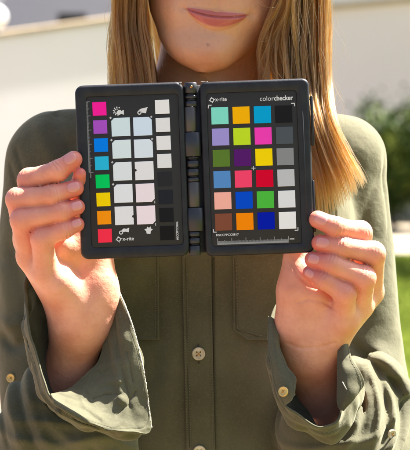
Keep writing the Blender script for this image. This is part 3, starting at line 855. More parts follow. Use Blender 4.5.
def hand_f(p, H):
    pal = None
    for fg, rr in zip(H['fingers'], H['rad']):
        c = cone(p, H['wrist'], fg[0], H['rw'][0] * 0.62, rr[0])
        pal = c if pal is None else smin(pal, c, 0.012)
    for a, b, r0, r1 in H['extra']:
        pal = smin(pal, cone(p, a, b, r0, r1), 0.010)
    pal = smin(pal, cone(p, H['thumb'][0], H['wrist'], H['tr'][0], H['rw'][0] * 0.8), 0.010)
    pal = smin(pal, cone(p, H['wrist'], H['w2'], H['rw'][0], H['rw'][1]), 0.016)
    th = smin(cone(p, H['thumb'][0], H['thumb'][1], H['tr'][0], H['tr'][1]), cone(p, H['thumb'][1], H['thumb'][2], H['tr'][1], H['tr'][2]), 0.006)
    out = smin(pal, th, 0.012)
    tip = cone(p, H['thumb'][2], H['thumb'][3], H['tr'][2], H['tr'][3])
    fall = smin(out, tip, 0.004)
    for fg, rr in zip(H['fingers'], H['rad']):
        fin = smin(cone(p, fg[0], fg[1], rr[0], rr[1] * 1.02), cone(p, fg[1], fg[2], rr[1], rr[2]), 0.0035)
        fin = smin(fin, cone(p, fg[2], fg[3], rr[2] * 1.0, rr[3]), 0.0035)
        mid = (fg[1] + fg[2]) / 2
        # knuckle skin folds: shallow rings at the joints
        for k, amp in ((1, 0.00032), (2, 0.00072)):
            ax = fg[k + 1] - fg[k]; ax /= np.linalg.norm(ax)
            t = (p - fg[k]) @ ax; rad_ = np.linalg.norm(p - fg[k] - t[:, None] * ax, axis=1)
            near = np.exp(-(t / 0.0045) ** 2) * sstep(0.0125 - rad_, 0, 0.003)
            fin = fin + near * amp * (0.5 + 0.5 * np.cos((t + 0.0011 * noise(p, 240)) / 0.0024 * 2 * np.pi)) * (0.6 + 0.8 * noise(p + 5, 170)) - near * 0.0003
        w = smin(pal, fin, 0.0055)
        fall = smin(fall, w, 0.0011)
    for cr in H.get('creases', ()):
        d = np.full(len(p), 1.0)
        for a, b in zip(cr[:-1], cr[1:]):
            ab = (b - a)[[0, 2]]; q_ = p[:, [0, 2]] - a[[0, 2]]; t = np.clip(q_ @ ab / (ab @ ab), 0, 1)
            d = np.minimum(d, np.linalg.norm(q_ - t[:, None] * ab, axis=1))
        fall = fall + 0.0007 * np.exp(-(d / 0.0010) ** 2) * (p[:, 1] < a[1] + 0.012)
    return fall

neck_a = M0 + HB.T @ np.array([0, 0.082, 0.0]); neck_b = P(204, 118, 0.195)
sh_L = P(56, 161, 0.185); sh_R = P(344, 158, 0.185)
CH = P(200, 190, 0.182); WA = P(200, 400, 0.178); HP = P(200, 520, 0.180)
def box_mask(p, lo, hi):
    return ((p > lo) & (p < hi)).all(1)
def hand_box(H):
    q = np.array([H['wrist'], H['w2']] + [x for f_ in H['fingers'] for x in f_] + list(H['thumb']))
    return q.min(0) - 0.03, q.max(0) + 0.03
HBX = {k: hand_box(H) for k, H in HANDS.items()}
HDB = (M0 + np.array([-0.1, -0.04, -0.07]), M0 + np.array([0.13, 0.21, 0.2]))
def body_f(p):
    f = cone(p, neck_a, neck_b, 0.0415, 0.044)
    f = smin(f, cone(p, neck_b, P(200, 150, .19), 0.046, 0.050), 0.02)
    f = smin(f, smin(cone(p, sh_L, neck_b, 0.028, 0.030), cone(p, sh_R, neck_b, 0.028, 0.030), 0.02), 0.02)
    f = smin(f, cone(p, P(185, 190, .182), P(190, 470, .178), 0.055, 0.055), 0.03)
    f = smin(f, cone(p, P(215, 190, .182), P(212, 470, .178), 0.055, 0.055), 0.03)
    for H, s, s2 in ((HANDS['r'], sh_L, P(45, 340, .175)), (HANDS['l'], sh_R, P(358, 330, .175))):
        f = smin(f, cone(p, s, s2, 0.026, 0.024), 0.01); f = smin(f, cone(p, s2, H['elbow'], 0.024, 0.026), 0.01)
        f = smin(f, cone(p, H['elbow'], H['w2'], 0.027, H['rw'][1]), 0.008)
    for k, H in HANDS.items():
        m = box_mask(p, *HBX[k])
        if m.any():
            f[m] = smin(f[m], hand_f(p[m], H), 0.004)
    m = box_mask(p, *HDB)
    if m.any():
        f[m] = smin(f[m], head_f(p[m]), 0.012)
    return f

vb, fb = surface_nets(body_f, (-0.26, -0.04, 0.86), (0.26, 0.33, 1.52), 0.00125, force=(M0 + np.array([-.05, -.01, -.055]), M0 + np.array([.05, .06, -.02])))
def refine(v, f, tests):
    """Split the faces inside the given zones (finger joints, lips) and seat the new points on the form."""
    near = tests[0](v); hit = near[f].any(1); used = np.zeros(len(v), bool); used[f[hit].ravel()] = True
    hit = used[f].any(1); sub = f[hit]; ids, inv = np.unique(sub.ravel(), return_inverse=True)
    bm = bmesh.new(); bv = [bm.verts.new(x) for x in v[ids].tolist()]
    for q_ in inv.reshape(sub.shape).tolist(): bm.faces.new([bv[k] for k in q_])
    bm.verts.index_update(); n0 = len(bv)
    for test in tests:
        bm.verts.ensure_lookup_table(); bm.verts.index_update(); co = np.array([x.co[:] for x in bm.verts]); ok = test(co)
        es = [e_ for e_ in bm.edges if ok[e_.verts[0].index] and ok[e_.verts[1].index]]
        bmesh.ops.subdivide_edges(bm, edges=es, cuts=1, use_grid_fill=True)
    bm.verts.index_update(); allv = list(bm.verts)
    index = {b_: k for k, b_ in enumerate(bv)}; extra = []
    for b_ in allv:
        if b_ not in index: index[b_] = n0 + len(extra); extra.append(b_.co[:])
    extra = np.array(extra)
    for _ in range(2): extra = project_to(body_f, extra, 0.0, 0.0006)
    glob = np.concatenate([ids, len(v) + np.arange(len(extra))])
    fc = f[~hit].tolist() + [[int(glob[index[x]]) for x in f_.verts] for f_ in bm.faces]
    bm.free(); return np.concatenate([v, extra]), fc
def lip_zone(co):
    q_ = (co - M0) @ HB.T
    return (np.abs(q_[:, 0]) < 0.031) & (q_[:, 2] > -0.015) & (q_[:, 2] < 0.0125) & (q_[:, 1] < 0.02)
def joint_zone(co):
    m_ = lip_zone(co)
    for H in HANDS.values():
        for fg in H['fingers']: m_ |= (np.linalg.norm(co - fg[2], axis=1) < 0.0115) | (np.linalg.norm(co - fg[1], axis=1) < 0.0105)
    return m_
vb, fb = refine(vb, fb, [joint_zone, lip_zone])
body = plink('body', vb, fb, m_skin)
# pigment: lips, flushed joints, mole, brows
q = (vb - M0) @ HB.T
zc, e, up, lo, tu, tl = lip_fields(q[:, 0], q[:, 2])
hd = (q[:, 1] < 0.03)
lip = np.where(q[:, 2] > zc, 1 - sstep(tu, 0.82, 1.12), 1 - sstep(tl, 0.78, 1.1)) * (np.abs(q[:, 0]) < LW) * hd * sstep(LW - np.abs(q[:, 0]), 0.0, 0.004)
red = np.zeros(len(vb))
for H in HANDS.values():
    for fg, rr in zip(H['fingers'], H['rad']):
        red += 0.85 * np.exp(-(np.linalg.norm(vb - fg[3], axis=1) / 0.011) ** 2) + 0.55 * np.exp(-(np.linalg.norm(vb - fg[1], axis=1) / 0.012) ** 2)
        red += 0.30 * np.exp(-(np.linalg.norm(vb - fg[2], axis=1) / 0.008) ** 2)
    red += 0.7 * np.exp(-(np.linalg.norm(vb - H['thumb'][3], axis=1) / 0.012) ** 2)
red += 0.35 * np.exp(-(((np.abs(q[:, 0]) - 0.040) / 0.018) ** 2 + ((q[:, 2] - 0.03) / 0.02) ** 2)) * hd
red += 0.22 * np.exp(-((q[:, 0] / 0.012) ** 2 + ((q[:, 2] + 0.030) / 0.012) ** 2)) * hd
mole = P(208, 45, 0.105); qm = (mole - M0) @ HB.T
spot = np.exp(-(((q[:, 0] - qm[0]) / 0.0009) ** 2 + ((q[:, 2] - qm[2]) / 0.0009) ** 2)) * hd
brow = np.exp(-((np.abs(q[:, 0]) - 0.031) / 0.014) ** 4 - ((q[:, 2] - 0.079 + 3 * (np.abs(q[:, 0]) - 0.031) ** 2 / 0.03) / 0.0032) ** 2) * hd
tan = sstep(vb[:, 2], 1.13, 1.17) * (np.abs(vb[:, 0]) < 0.10) * 0.95  # face and neck mask; brighter light on hands is put into skin colour
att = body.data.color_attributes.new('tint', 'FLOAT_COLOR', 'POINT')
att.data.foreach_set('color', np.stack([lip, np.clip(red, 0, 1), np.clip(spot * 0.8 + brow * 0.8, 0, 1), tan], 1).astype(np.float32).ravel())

# eyes (above the frame)
m_eye = material('eye_white', (0.75, 0.72, 0.70), 0.15); m_iris = material('eye_iris', (0.06, 0.035, 0.02), 0.1)
for s in (-1, 1):
    c = M0 + HB.T @ np.array([s * 0.031, 0.0195, 0.061])
    bm = bmesh.new(); bmesh.ops.create_uvsphere(bm, u_segments=24, v_segments=16, radius=0.0122)
    me = bpy.data.meshes.new('eye'); bm.to_mesh(me); bm.free()
    ey = link('eye', me, m_eye, person); ey.location = Vector(c - PO)
    t = np.linspace(0, 2 * np.pi, 18, endpoint=False)
    v, f = loft([np.column_stack([0.0052 * k * np.cos(t), np.full(18, -math.sqrt(0.01235 ** 2 - (0.0052 * k) ** 2)), 0.0052 * k * np.sin(t)]) for k in (1.0, 0.5, 0.05)])
    link('iris', mesh('iris', v, f), m_iris, ey)

# fingernails seated on the skin
def nail(c, ax, nrm, L_, W_, fsd):
    ax = ax / np.linalg.norm(ax); nrm = nrm - ax * (nrm @ ax); nrm /= np.linalg.norm(nrm); la = np.cross(ax, nrm)
    nu, nv = 15, 13
    g = np.array([[(u, v_) for u in np.linspace(-1, 1, nu)] for v_ in np.linspace(-1, 1, nv)]).reshape(-1, 2)
    # squircle outline
    gx = g[:, 0] * np.sqrt(1 - g[:, 1] ** 2 * 0.42); gy = g[:, 1] * np.sqrt(1 - g[:, 0] ** 2 * 0.32)
    p = c + np.outer(gx * W_ / 2, la) + np.outer(gy * L_ / 2, ax) + nrm * 0.004 * (1 - gx ** 2 * 0.6)[:, None]
    for _ in range(6): p = project_to(fsd, p, 0.00035, 0.003)
    edge = np.maximum(np.abs(g[:, 0]), np.abs(g[:, 1]))
    nn = grad(fsd, p); nn /= np.linalg.norm(nn, axis=1)[:, None]
    p = p + nn * (0.00025 * (1 - edge ** 6) - 0.0003 * (edge > 0.99))[:, None]
    f = [(j * nu + i, j * nu + i + 1, (j + 1) * nu + i + 1, (j + 1) * nu + i) for j in range(nv - 1) for i in range(nu - 1)]
    o = plink('fingernail', p, f, m_nail, body)
    return o
body.location = (0, 0, 0)
for (hk, i, n_, L_, W_) in (
    ('r', 0, (0.05, -1, 0.55), .0108, .0094), ('r', 1, (0.0, -1, 0.25), .0108, .0092),
    ('r', 2, (0.0, -1, 0.22), .0104, .0088), ('r', 3, (0.1, -1, 0.30), .0094, .0080),
    ('l', 0, (-0.25, -1, 0.30), .0108, .0092), ('l', 1, (-0.1, -1, 0.2), .0110, .0094),
    ('l', 2, (-0.35, -1, 0.25), .0098, .0086), ('l', 3, (-0.45, -1, 0.1), .0085, .0072)):
    fg = HANDS[hk]['fingers'][i]; ax = fg[3] - fg[2]; ax /= np.linalg.norm(ax)
    nn_ = np.array(n_, float); nn_ -= ax * (nn_ @ ax); nn_ /= np.linalg.norm(nn_)
    nail(fg[3] - ax * 0.0008 + nn_ * HANDS[hk]['rad'][i][3] * 0.75, ax, nn_, L_, W_, (lambda p, fg=fg, rr=HANDS[hk]['rad'][i]: cone(p, fg[2], fg[3], rr[2], rr[3])))

# ---- shirt
def ridge(t):
    t = t - np.floor(t); return 1 - np.abs(2 * t - 1)
fun = {'r': (J(88, 335, -.01), J(76, 398, .064), .042, .026), 'l': (J(308, 345, -.01), J(331, 410, .060), .034, .024)}
TWs = [(0.80, .150), (0.90, .142), (0.98, .128), (1.06, .122), (1.12, .128), (1.15, .118), (1.175, .085), (1.20, .058), (1.27, .05)]
TDs = [(0.80, .100), (0.90, .095), (0.98, .088), (1.06, .086), (1.12, .092), (1.17, .088), (1.22, .070), (1.27, .050)]
zz_ = np.linspace(0.7, 1.35, 260)
def smooth_tab(tb):
    v = np.interp(zz_, [a for a, _ in tb], [b for _, b in tb]); k = np.hanning(31); k /= k.sum()
    return np.convolve(np.pad(v, 15, mode='edge'), k, 'valid')
TWv, TDv = smooth_tab(TWs), smooth_tab(TDs)
XC = float(P(200, 200, .18)[0])
def torso_f(p):
    w = np.interp(p[:, 2], zz_, TWv); d = np.interp(p[:, 2], zz_, TDv)
    u = (p[:, 0] - XC) / w; v = (p[:, 1] - 0.178) / d
    e = 2.3
    f = ((np.abs(u) ** e + np.abs(v) ** e + 1e-9) ** (1 / e) - 1) * np.minimum(w, d) * 0.95
    # soft chest forms
    for px in (128, 272):
        f = smin(f, ball(p, P(px, 225, .135), 0.048), 0.035)
    f = np.maximum(f, 0.80 - p[:, 2]); f = np.maximum(f, p[:, 2] - 1.198)
    return f
def sleeve_pts(side):
    if side == 'r':
        return [P(56, 161, .185), P(41, 250, .180), P(41, 340, .172), P(48, 420, .160), P(72, 490, .150)]
    return [P(344, 158, .185), P(354, 250, .180), P(358, 330, .172), P(360, 400, .160), P(356, 480, .150)]
SR = {'r': (.0385, .0365, .0370, .040, .042), 'l': (.0325, .0335, .0350, .0375, .043)}
FS = {'r': [(P(66, 492, .140), P(64, 428, .076), .045, .045), (P(64, 428, .076), P(98, 440, .056), .045, .030)],
      'l': [(P(358, 484, .140), P(338, 434, .070), .047, .045), (P(366, 392, .105), P(362, 450, .115), .029, .044)]}
def folds(p, side):
    """Cloth folds that run round the open cuff, stronger near the elbow."""
    c = fun[side][0]; ax = fun[side][1] - c; ax /= np.linalg.norm(ax)
    r = p - (c + np.array([0, 0.03, 0.0]))
    dist = np.sqrt(r[:, 0] ** 2 + r[:, 2] ** 2 + 0.6 * r[:, 1] ** 2)
    n1 = noise(p, 22.0); n2 = noise(p, 9.0)
    ang = np.arctan2(r[:, 2], r[:, 0])
    ph = dist / 0.021 + 1.6 * n2 + 0.5 * n1
    rd = (0.5 + 0.5 * np.cos(2 * np.pi * ph)) ** 1.7
    amp = (0.0030 if side == 'r' else 0.0050) * sstep(1.5 * n2 + 0.9, 0.2, 1.2) * sstep(P(0, 300, .1)[2] - p[:, 2], 0, 0.05)
    return amp * rd + 0.0016 * n1
# drawn folds: (pixel polyline, depth, half width in mm, height in mm; negative = valley)
FOLD = [([(16, 146), (22, 162), (29, 182)], .165, 2.2, -1.8), ([(52, 112), (59, 132), (74, 156)], .155, 6, -4.0), ([(38, 118), (43, 140), (56, 165)], .150, 6, 2.6),
        ([(10, 162), (14, 176), (20, 192)], .160, 2.2, -1.6), ([(8, 238), (16, 262), (27, 300), (28, 330)], .145, 6, -3.5), ([(0, 262), (6, 290), (12, 330)], .16, 6, 2.5),
        ([(-4, 338), (12, 350), (28, 340)], .12, 5, -7.0), ([(-4, 318), (10, 326), (24, 318)], .14, 5, 3.0),
        ([(24, 345), (28, 380), (42, 420), (60, 455)], .06, 4.0, 4.5), ([(16, 352), (20, 385), (34, 425), (50, 458)], .07, 2.6, -4.5),
        ([(8, 366), (12, 395), (26, 432), (36, 455)], .08, 4.0, 4.0), ([(0, 385), (6, 410), (16, 440)], .09, 3.0, -4.0),
        ([(42, 404), (58, 424), (76, 434), (92, 428)], .05, 4.0, 4.0), ([(52, 400), (66, 414), (80, 421)], .04, 3.0, -5.0), ([(92, 436), (100, 448), (104, 460)], .06, 3.0, -5.0), ([(120, 440), (112, 455)], .07, 3.0, 4.0),
        ([(384, 172), (374, 194), (362, 226), (358, 250)], .14, 3.0, -1.6), ([(392, 180), (388, 210), (384, 250)], .16, 4, 0.8),
        ([(372, 347), (388, 358), (400, 374), (407, 392)], .13, 5.5, 7.5), ([(352, 345), (366, 360), (384, 374), (400, 392)], .10, 3.6, -7.5),
        ([(350, 332), (364, 352), (374, 378), (377, 408), (368, 446)], .06, 3.0, 6.5), ([(346, 350), (360, 372), (365, 402), (356, 440)], .05, 3.0, -5.5),
        ([(383, 375), (390, 400), (388, 425), (376, 452)], .09, 3.2, 6.0), ([(378, 368), (384, 395), (382, 420), (372, 450)], .08, 2.6, -5.0),
        ([(355, 400), (352, 425), (338, 448)], .05, 3.0, 4.5), ([(396, 395), (398, 415), (392, 440)], .10, 2.6, -4.0),
        ([(112, 440), (140, 400), (158, 350)], .09, 10, -2.6), ([(170, 262), (172, 330), (168, 450)], .09, 8, 2.0), ([(226, 345), (232, 400), (238, 455)], .09, 8, -3.0),
        ([(262, 345), (262, 400), (268, 455)], .09, 9, 1.2), ([(140, 262), (128, 300), (120, 345)], .09, 8, 2.5), ([(215, 258), (222, 268), (230, 300)], .09, 5, -1.5)]
FOLD = [(catmull(np.array([P(x_, y_, d_) for x_, y_ in pl_]), 14), d_, w_ / 1000, h_ / 1000 * (0.8 if d_ < 0.13 else 1)) for pl_, d_, w_, h_ in FOLD]
def drawn_folds(p):
    out = np.zeros(len(p))
    for pl_, dY, w_, h_ in FOLD:
        lo_ = pl_.min(0) - 3 * w_; hi_ = pl_.max(0) + 3 * w_
        m = (p[:, 0] > lo_[0]) & (p[:, 0] < hi_[0]) & (p[:, 2] > lo_[2]) & (p[:, 2] < hi_[2]) & (p[:, 1] < dY + 0.05)
        if not m.any(): continue
        q_ = p[m][:, [0, 2]]; d2 = np.full(len(q_), 1.0); best = np.zeros(len(q_)); n_ = len(pl_) - 1
        for i_, (a, b) in enumerate(zip(pl_[:-1, [0, 2]], pl_[1:, [0, 2]])):
            ab = b - a; t = np.clip((q_ - a) @ ab / (ab @ ab), 0, 1); dd = ((q_ - a - t[:, None] * ab) ** 2).sum(1)
            c_ = dd < d2; d2 = np.where(c_, dd, d2); best = np.where(c_, (i_ + t) / n_, best)
        out[m] += h_ * np.exp(-d2 / w_ ** 2) * np.clip(np.sin(np.pi * np.clip(best * 0.92 + 0.04, 0, 1)) * 1.5, 0, 1) * sstep(dY + 0.05 - p[m][:, 1], 0, 0.02)
    return out
def only_near(base, p, fn, lim=0.016):
    """Add fn(p) to base, but only where base is close to the surface."""
    m = np.abs(base) < lim
    if m.any():
        wgt = sstep(lim - np.abs(base[m]), 0, 0.004)
        base[m] += fn(p[m]) * wgt
    return base
def drape(p):
    sh_ = np.stack([p[:, 0] + 0.35 * p[:, 2], p[:, 1], p[:, 2] * 0.35], 1)
    cre = np.clip(1 - 2.2 * np.abs(noise(sh_, 17)), 0, 1) ** 3 * 0.0024 * np.clip(0.4 + 1.6 * noise(p + 3.3, 9), 0, 1)
    return cre - 0.0040 * noise(p * np.array([1.0, 1, 0.5]), 11)
def sleeve_creases(s):
    sx_ = -1 if s == 'r' else 1
    def fn(p):
        shv = np.stack([p[:, 0] * 0.8 + sx_ * 0.5 * p[:, 2], p[:, 1], p[:, 2] * 0.45 - sx_ * 0.3 * p[:, 0]], 1)
        return np.clip(1 - 2.0 * np.abs(noise(shv + 1.7, 19)), 0, 1) ** 2.5 * 0.0030 * np.clip(0.5 + 1.5 * noise(p + 7.7, 8), 0, 1) - 0.0028 * noise(p * np.array([1, 1, 0.55]) + np.array([0, 0, 0.4]) * p[:, :1], 20)
    return fn
def shirt_f(p):
    f = torso_f(p)
    f = smin(f, smin(cone(p, sh_L, P(150, 140, .19), 0.0385, 0.036), cone(p, sh_R, P(250, 137, .19), 0.0325, 0.034), 0.02), 0.02)
    f = only_near(f, p, drape)
    for s in ('r', 'l'):
        mm = (p[:, 0] < XC - 0.03) if s == 'r' else (p[:, 0] > XC + 0.03)
        if not mm.any(): continue
        pp = p[mm]; ff = f[mm]
        pts = sleeve_pts(s); g = None
        for i in range(len(pts) - 1):
            c = cone(pp, pts[i], pts[i + 1], SR[s][i], SR[s][i + 1]); g = c if g is None else np.minimum(g, c)
        g = only_near(g, pp, sleeve_creases(s))
        ff = smin(ff, g, 0.010)
        g2 = None
        for a, b, r0, r1 in FS[s]:
            c = cone(pp, a, b, r0, r1); g2 = c if g2 is None else smin(g2, c, 0.02)
        g2 = only_near(g2, pp, lambda q_: -folds(q_, s))
        a, b, r0, r1 = fun[s]
        g2 = np.maximum(g2, -cone(pp, a, b, r0, r1))
        ff = smin(ff, g2, 0.005)
        ff = np.maximum(ff, -cone(pp, a, b, r0 * 0.9, r1 * 0.9))
        f[mm] = ff
    return only_near(f, p, lambda q_: -drawn_folds(q_) * 0.9, 0.02)
vs, fs = surface_nets(shirt_f, (-0.30, -0.03, 0.79), (0.30, 0.33, 1.30), 0.0020, project=1, kf=1.5)
shirt = plink('shirt', vs, fs, m_shirt)

def march(px, py, off, f=shirt_f, y0=0.03):
    """Where the shirt front lies behind a photo pixel."""
    px = np.asarray(px, float).ravel(); py = np.asarray(py, float).ravel()
    Y = np.full(len(px), y0)
    for _ in range(60):
        d = f(P(px, py, Y)) - off
        Y = Y + np.clip(d, -0.01, 0.02) * 0.8
    return P(px, py, Y)
def solid(name, top, nu, nv, th, mat, parent, normals=None, closed=False, **kw):
    """Cloth sheet from a grid of points, given real thickness towards -normal."""
    G = top.reshape(nv, nu, 3)
    if normals is None:
        du = np.roll(G, -1, 1) - np.roll(G, 1, 1) if closed else np.gradient(G, axis=1)
        dv = np.gradient(G, axis=0)
        N_ = np.cross(du, dv); N_ /= np.linalg.norm(N_, axis=2)[:, :, None] + 1e-12
    else: N_ = normals.reshape(nv, nu, 3)
    Bk = G - N_ * th
    V = np.concatenate([G.reshape(-1, 3), Bk.reshape(-1, 3)]); o = nu * nv; F = []
    for j in range(nv - 1):
        for i in range(nu if closed else nu - 1):
            a, b = j * nu + i, j * nu + (i + 1) % nu
            F.append((a, b, b + nu, a + nu)); F.append((a + o, a + nu + o, b + nu + o, b + o))
    for i in range(nu if closed else nu - 1):
        a, b = i, (i + 1) % nu; F.append((a, a + o, b + o, b))
        a, b = a + (nv - 1) * nu, b + (nv - 1) * nu; F.append((a, b, b + o, a + o))
    if not closed:
        for j in range(nv - 1):
            a, b = j * nu, (j + 1) * nu; F.append((a, b, b + o, a + o))
            a, b = a + nu - 1, b + nu - 1; F.append((a, a + o, b + o, b))
    me = fix_normals(mesh(name, V - PO, F))
    return link(name, me, mat, parent, **kw)

def on_shirt(name, cols, rows, xf, yf_, th, off, mat=None, parent=None):
    u = np.linspace(0, 1, cols); v = np.linspace(0, 1, rows); U, V = np.meshgrid(u, v)
    p = march(xf(U, V), yf_(U, V), off)
    gr = grad(shirt_f, p, 1e-3); gr /= np.linalg.norm(gr, axis=1)[:, None]
    ed = np.minimum(np.minimum(U, 1 - U) * cols, np.minimum(V, 1 - V) * rows).ravel()
    p = p + gr * (0.0006 * noise(p, 60) * np.exp(-(ed / 3) ** 2) + 0.0003 * np.exp(-(ed / 1.2) ** 2))[:, None]
    p = p - gr * (0.0004 * np.exp(-((ed - 3.0) / 0.8) ** 2))[:, None]   # stitch line pulls the cloth in
    return solid(name, p, cols, rows, th, mat or m_shirt, parent or shirt, normals=gr)
SH = 26  # columns
on_shirt('placket', 26, 240, lambda U, V: 181.5 + V * 5.5 + U * (28.5 + V * 0.3), lambda U, V: 225 + V * 262, 0.0026, 0.0024)
on_shirt('pocket', 54, 120, lambda U, V: 100 + U * 58.5 + V * 0.0, lambda U, V: 200 + V * (134 + 6 * np.minimum(1, 2 * U)), 0.0022, 0.0020)
on_shirt('pocket', 54, 120, lambda U, V: 232 + U * (56 - 0 * V) + V * 1.5, lambda U, V: 200 + V * (130 + 10 * np.minimum(1, 2 * (1 - np.abs(2 * U - 1)) )), 0.0022, 0.0020)
# pocket flaps, just under the lower edge of the case
on_shirt('pocket_flap', 54, 30, lambda U, V: 231 + U * 60, lambda U, V: 205 + V * (46 + 6 * (1 - np.abs(2 * U - 1))), 0.0020, 0.0036)
on_shirt('pocket_flap', 54, 30, lambda U, V: 98 + U * 61, lambda U, V: 205 + V * (44 + 6 * (1 - np.abs(2 * U - 1))), 0.0020, 0.0036)
def seam(pts, r=0.00035, mat=None, off=0.0021, dash=None, parent=None):
    n = 120; p = catmull(np.array(pts, float), n)
    q = march(p[:, 0], p[:, 1], off)
    v, f = tube(q, r, 5)
    return plink('seam', v, f, mat or m_seam, parent or shirt)
seam([(185.2, 258), (186.5, 330), (189.6, 448)], off=0.0020)
seam([(213.6, 258), (213.9, 340), (215.0, 448)], r=0.0008, off=0.0004)
seam([(157, 258), (156.9, 300), (156.8, 337)], off=0.0018)
seam([(234.6, 258), (235.6, 300), (236.0, 330)], off=0.0018)
seam([(236.0, 330), (252, 334.5), (266, 338.5), (284, 331)], off=0.0018)

def stitches(pts, off=0.0024, step=2.0, parent=None):
    L_ = sum(math.dist(a[:2], b[:2]) for a, b in zip(pts[:-1], pts[1:])); n = int(L_ / step) * 2
    p = catmull(np.array(pts, float), n); q = march(p[:, 0], p[:, 1], off)
    v, f = join([tube(q[i:i + 2], 0.00028, 4) for i in range(0, n - 1, 2)])
    plink('stitching', v, f, m_stitch, parent or shirt, kind='stuff')
m_stitch = material('olive_thread', (0.15, 0.14, 0.085), 0.8)
stitches([(182.8, 258), (184.2, 330), (187.4, 448)], off=0.0030); stitches([(186.6, 258), (188, 330), (191, 448)], off=0.0030)
stitches([(210.6, 258), (211.6, 340), (212.6, 448)], off=0.0030)
stitches([(155.6, 258), (155.6, 300), (155.4, 336)], off=0.0026); stitches([(236, 258), (237.4, 300), (238, 328), (252, 333), (268, 336), (286, 329)], off=0.0026)
def button(c, nrm, r, mat, parent, holes=True, name='button'):
    nrm = np.array(nrm, float); nrm /= np.linalg.norm(nrm)
    a = np.cross(nrm, (0, 0, 1.0)); a /= np.linalg.norm(a); b = np.cross(nrm, a)
    t = np.linspace(0, 2 * np.pi, 28, endpoint=False)
    prof = [(1.0, -0.0006), (1.02, 0.0002), (0.97, 0.0012), (0.85, 0.0014), (0.70, 0.0009), (0.4, 0.0008), (0.02, 0.0008)]
    rings = [c + r * k * (np.cos(t)[:, None] * a + np.sin(t)[:, None] * b) + nrm * h for k, h in prof]
    v, f = loft(rings)
    o = plink(name, v, f, mat, parent)
    if holes:
        for s1, s2 in ((1, 1), (1, -1), (-1, 1), (-1, -1)):
            cc = c + r * 0.27 * (s1 * a + s2 * b) + nrm * 0.00085
            v, f = loft([cc + r * 0.13 * k * (np.cos(t[::2])[:, None] * a + np.sin(t[::2])[:, None] * b) + nrm * h for k, h in ((1, -0.0002), (1, 0.0001), (0.1, 0.0001))])
            plink('button_hole', v, f, m_seam, o)
    for s1 in (1, -1):
        v, f = tube([c + r * 0.3 * (s1 * a * 0.9 + b) + nrm * .0010, c + nrm * .0014, c + r * 0.3 * (-s1 * a * 0.9 - b) + nrm * .0010], 0.00022, 5)
        plink('button_thread', v, f, m_buttonhole, o)
    return o
bc = march([198.6], [353.8], 0.0032)[0]
button(bc, (0.0, -1, 0.06), 0.0050, m_button, shirt)
v, f = tube([march([198.3], [344.5], .0028)[0], march([198.4], [348.0], .0028)[0]], 0.0005, 5); plink('buttonhole', v, f, m_seam, shirt)
v, f = tube([march([198.7], [360.0], .0028)[0], march([198.8], [364.0], .0028)[0]], 0.0005, 5); plink('buttonhole', v, f, m_seam, shirt)
bc = march([199.5], [452], 0.0032)[0]; button(bc, (0.0, -1, 0.06), 0.0050, m_button, shirt)

# collar standing round the neck, behind the top of the case
t = np.linspace(0, 2 * np.pi, 64, endpoint=False); cc = P(204, 118, 0.190)
rows = []
for k, (r, h) in enumerate(((0.062, -0.012), (0.056, 0.004), (0.053, 0.014))):
    rows.append(np.column_stack([cc[0] + r * np.cos(t) * 1.05, cc[1] + r * np.sin(t) * 0.95, cc[2] + h + 0.006 * np.sin(t)]))
rows = catmull(np.array(rows), 10)
solid('collar', rows.reshape(-1, 3), 64, 10, 0.002, m_shirt, shirt, closed=True)

# ---- open cuffs: funnels of cloth from a wide rim down to the forearm
def cuff(rim, base, nu, nv, th, label, bulge=0.010, seed=0.0, creases=()):
    rim = catmull(np.array([P(*q) for q in rim]), nu, True)
    base = catmull(np.array([P(*q) for q in base]), nu, True)
    V = np.linspace(0, 1, nv)
    G = []
    cen = base.mean(0)
    for v in V:
        e = v ** 0.85
        r = rim * (1 - e) + base * e
        out = r - (rim.mean(0) * (1 - e) + cen * e); out /= np.linalg.norm(out, axis=1)[:, None]
        wr = noise(r * np.array([1, 1, 1]) + seed, 38) * 0.0048 + noise(r * np.array([1.6, 1, 0.7]) + seed + 4, 26) * 0.0075 * sstep(v, 0.15, 0.4) + noise(r + seed, 90) * 0.0022
        r = r + out * (bulge * math.sin(math.pi * min(1, v * 1.1)) + (wr * (0.35 + 0.65 * min(1, v * 4)))[:, None])
        # turned hem: thick band with a stitched groove
        band = -math.exp(-((v - 0.145) / 0.012) ** 2) * 0.0011 + 0.0010 * (v < 0.145)
        crk = np.clip(noise(r * np.array([1, 1, 1]) + seed + 9, 55), 0, 1) ** 1.5 * 0.0055 * min(1, v * 5)
        r = r - out * (band + crk)[:, None] if np.ndim(band + crk) else r - out * band
        G.append(r)
    G = np.array(G)
    for pl_, w_, h_ in creases:
        q_ = catmull(np.array([P(a, b, 0.02) for a, b in pl_]), 12)[:, [0, 2]]; d2 = np.full(G.shape[:2], 1.0)
        g2_ = G[:, :, [0, 2]]
        for a, b in zip(q_[:-1], q_[1:]):
            ab = b - a; t = np.clip(((g2_ - a) @ ab) / (ab @ ab), 0, 1); d2 = np.minimum(d2, ((g2_ - a - t[..., None] * ab) ** 2).sum(-1))
        G[:, :, 1] -= h_ / 1000 * np.exp(-d2 / (w_ / 1000) ** 2) * sstep(V, 0.02, 0.15)[:, None]
    k_ = int(0.115 * nv); st = []
    for sgn in (-1, 1):
        g_ = G[k_] + (G[k_] - G[k_].mean(0)) / np.linalg.norm(G[k_] - G[k_].mean(0), axis=1)[:, None] * (0.0004 + sgn * 0.0012)
        st += [tube([g_[i], g_[i + 1]], 0.00028, 4) for i in range(0, nu - 1, 2)]
    v_, f_ = join(st); plink('stitching', v_, f_, m_stitch, shirt, kind='stuff')
    return solid('cuff', G.reshape(-1, 3), nu, nv, th, m_shirt, shirt, closed=True), rim, G
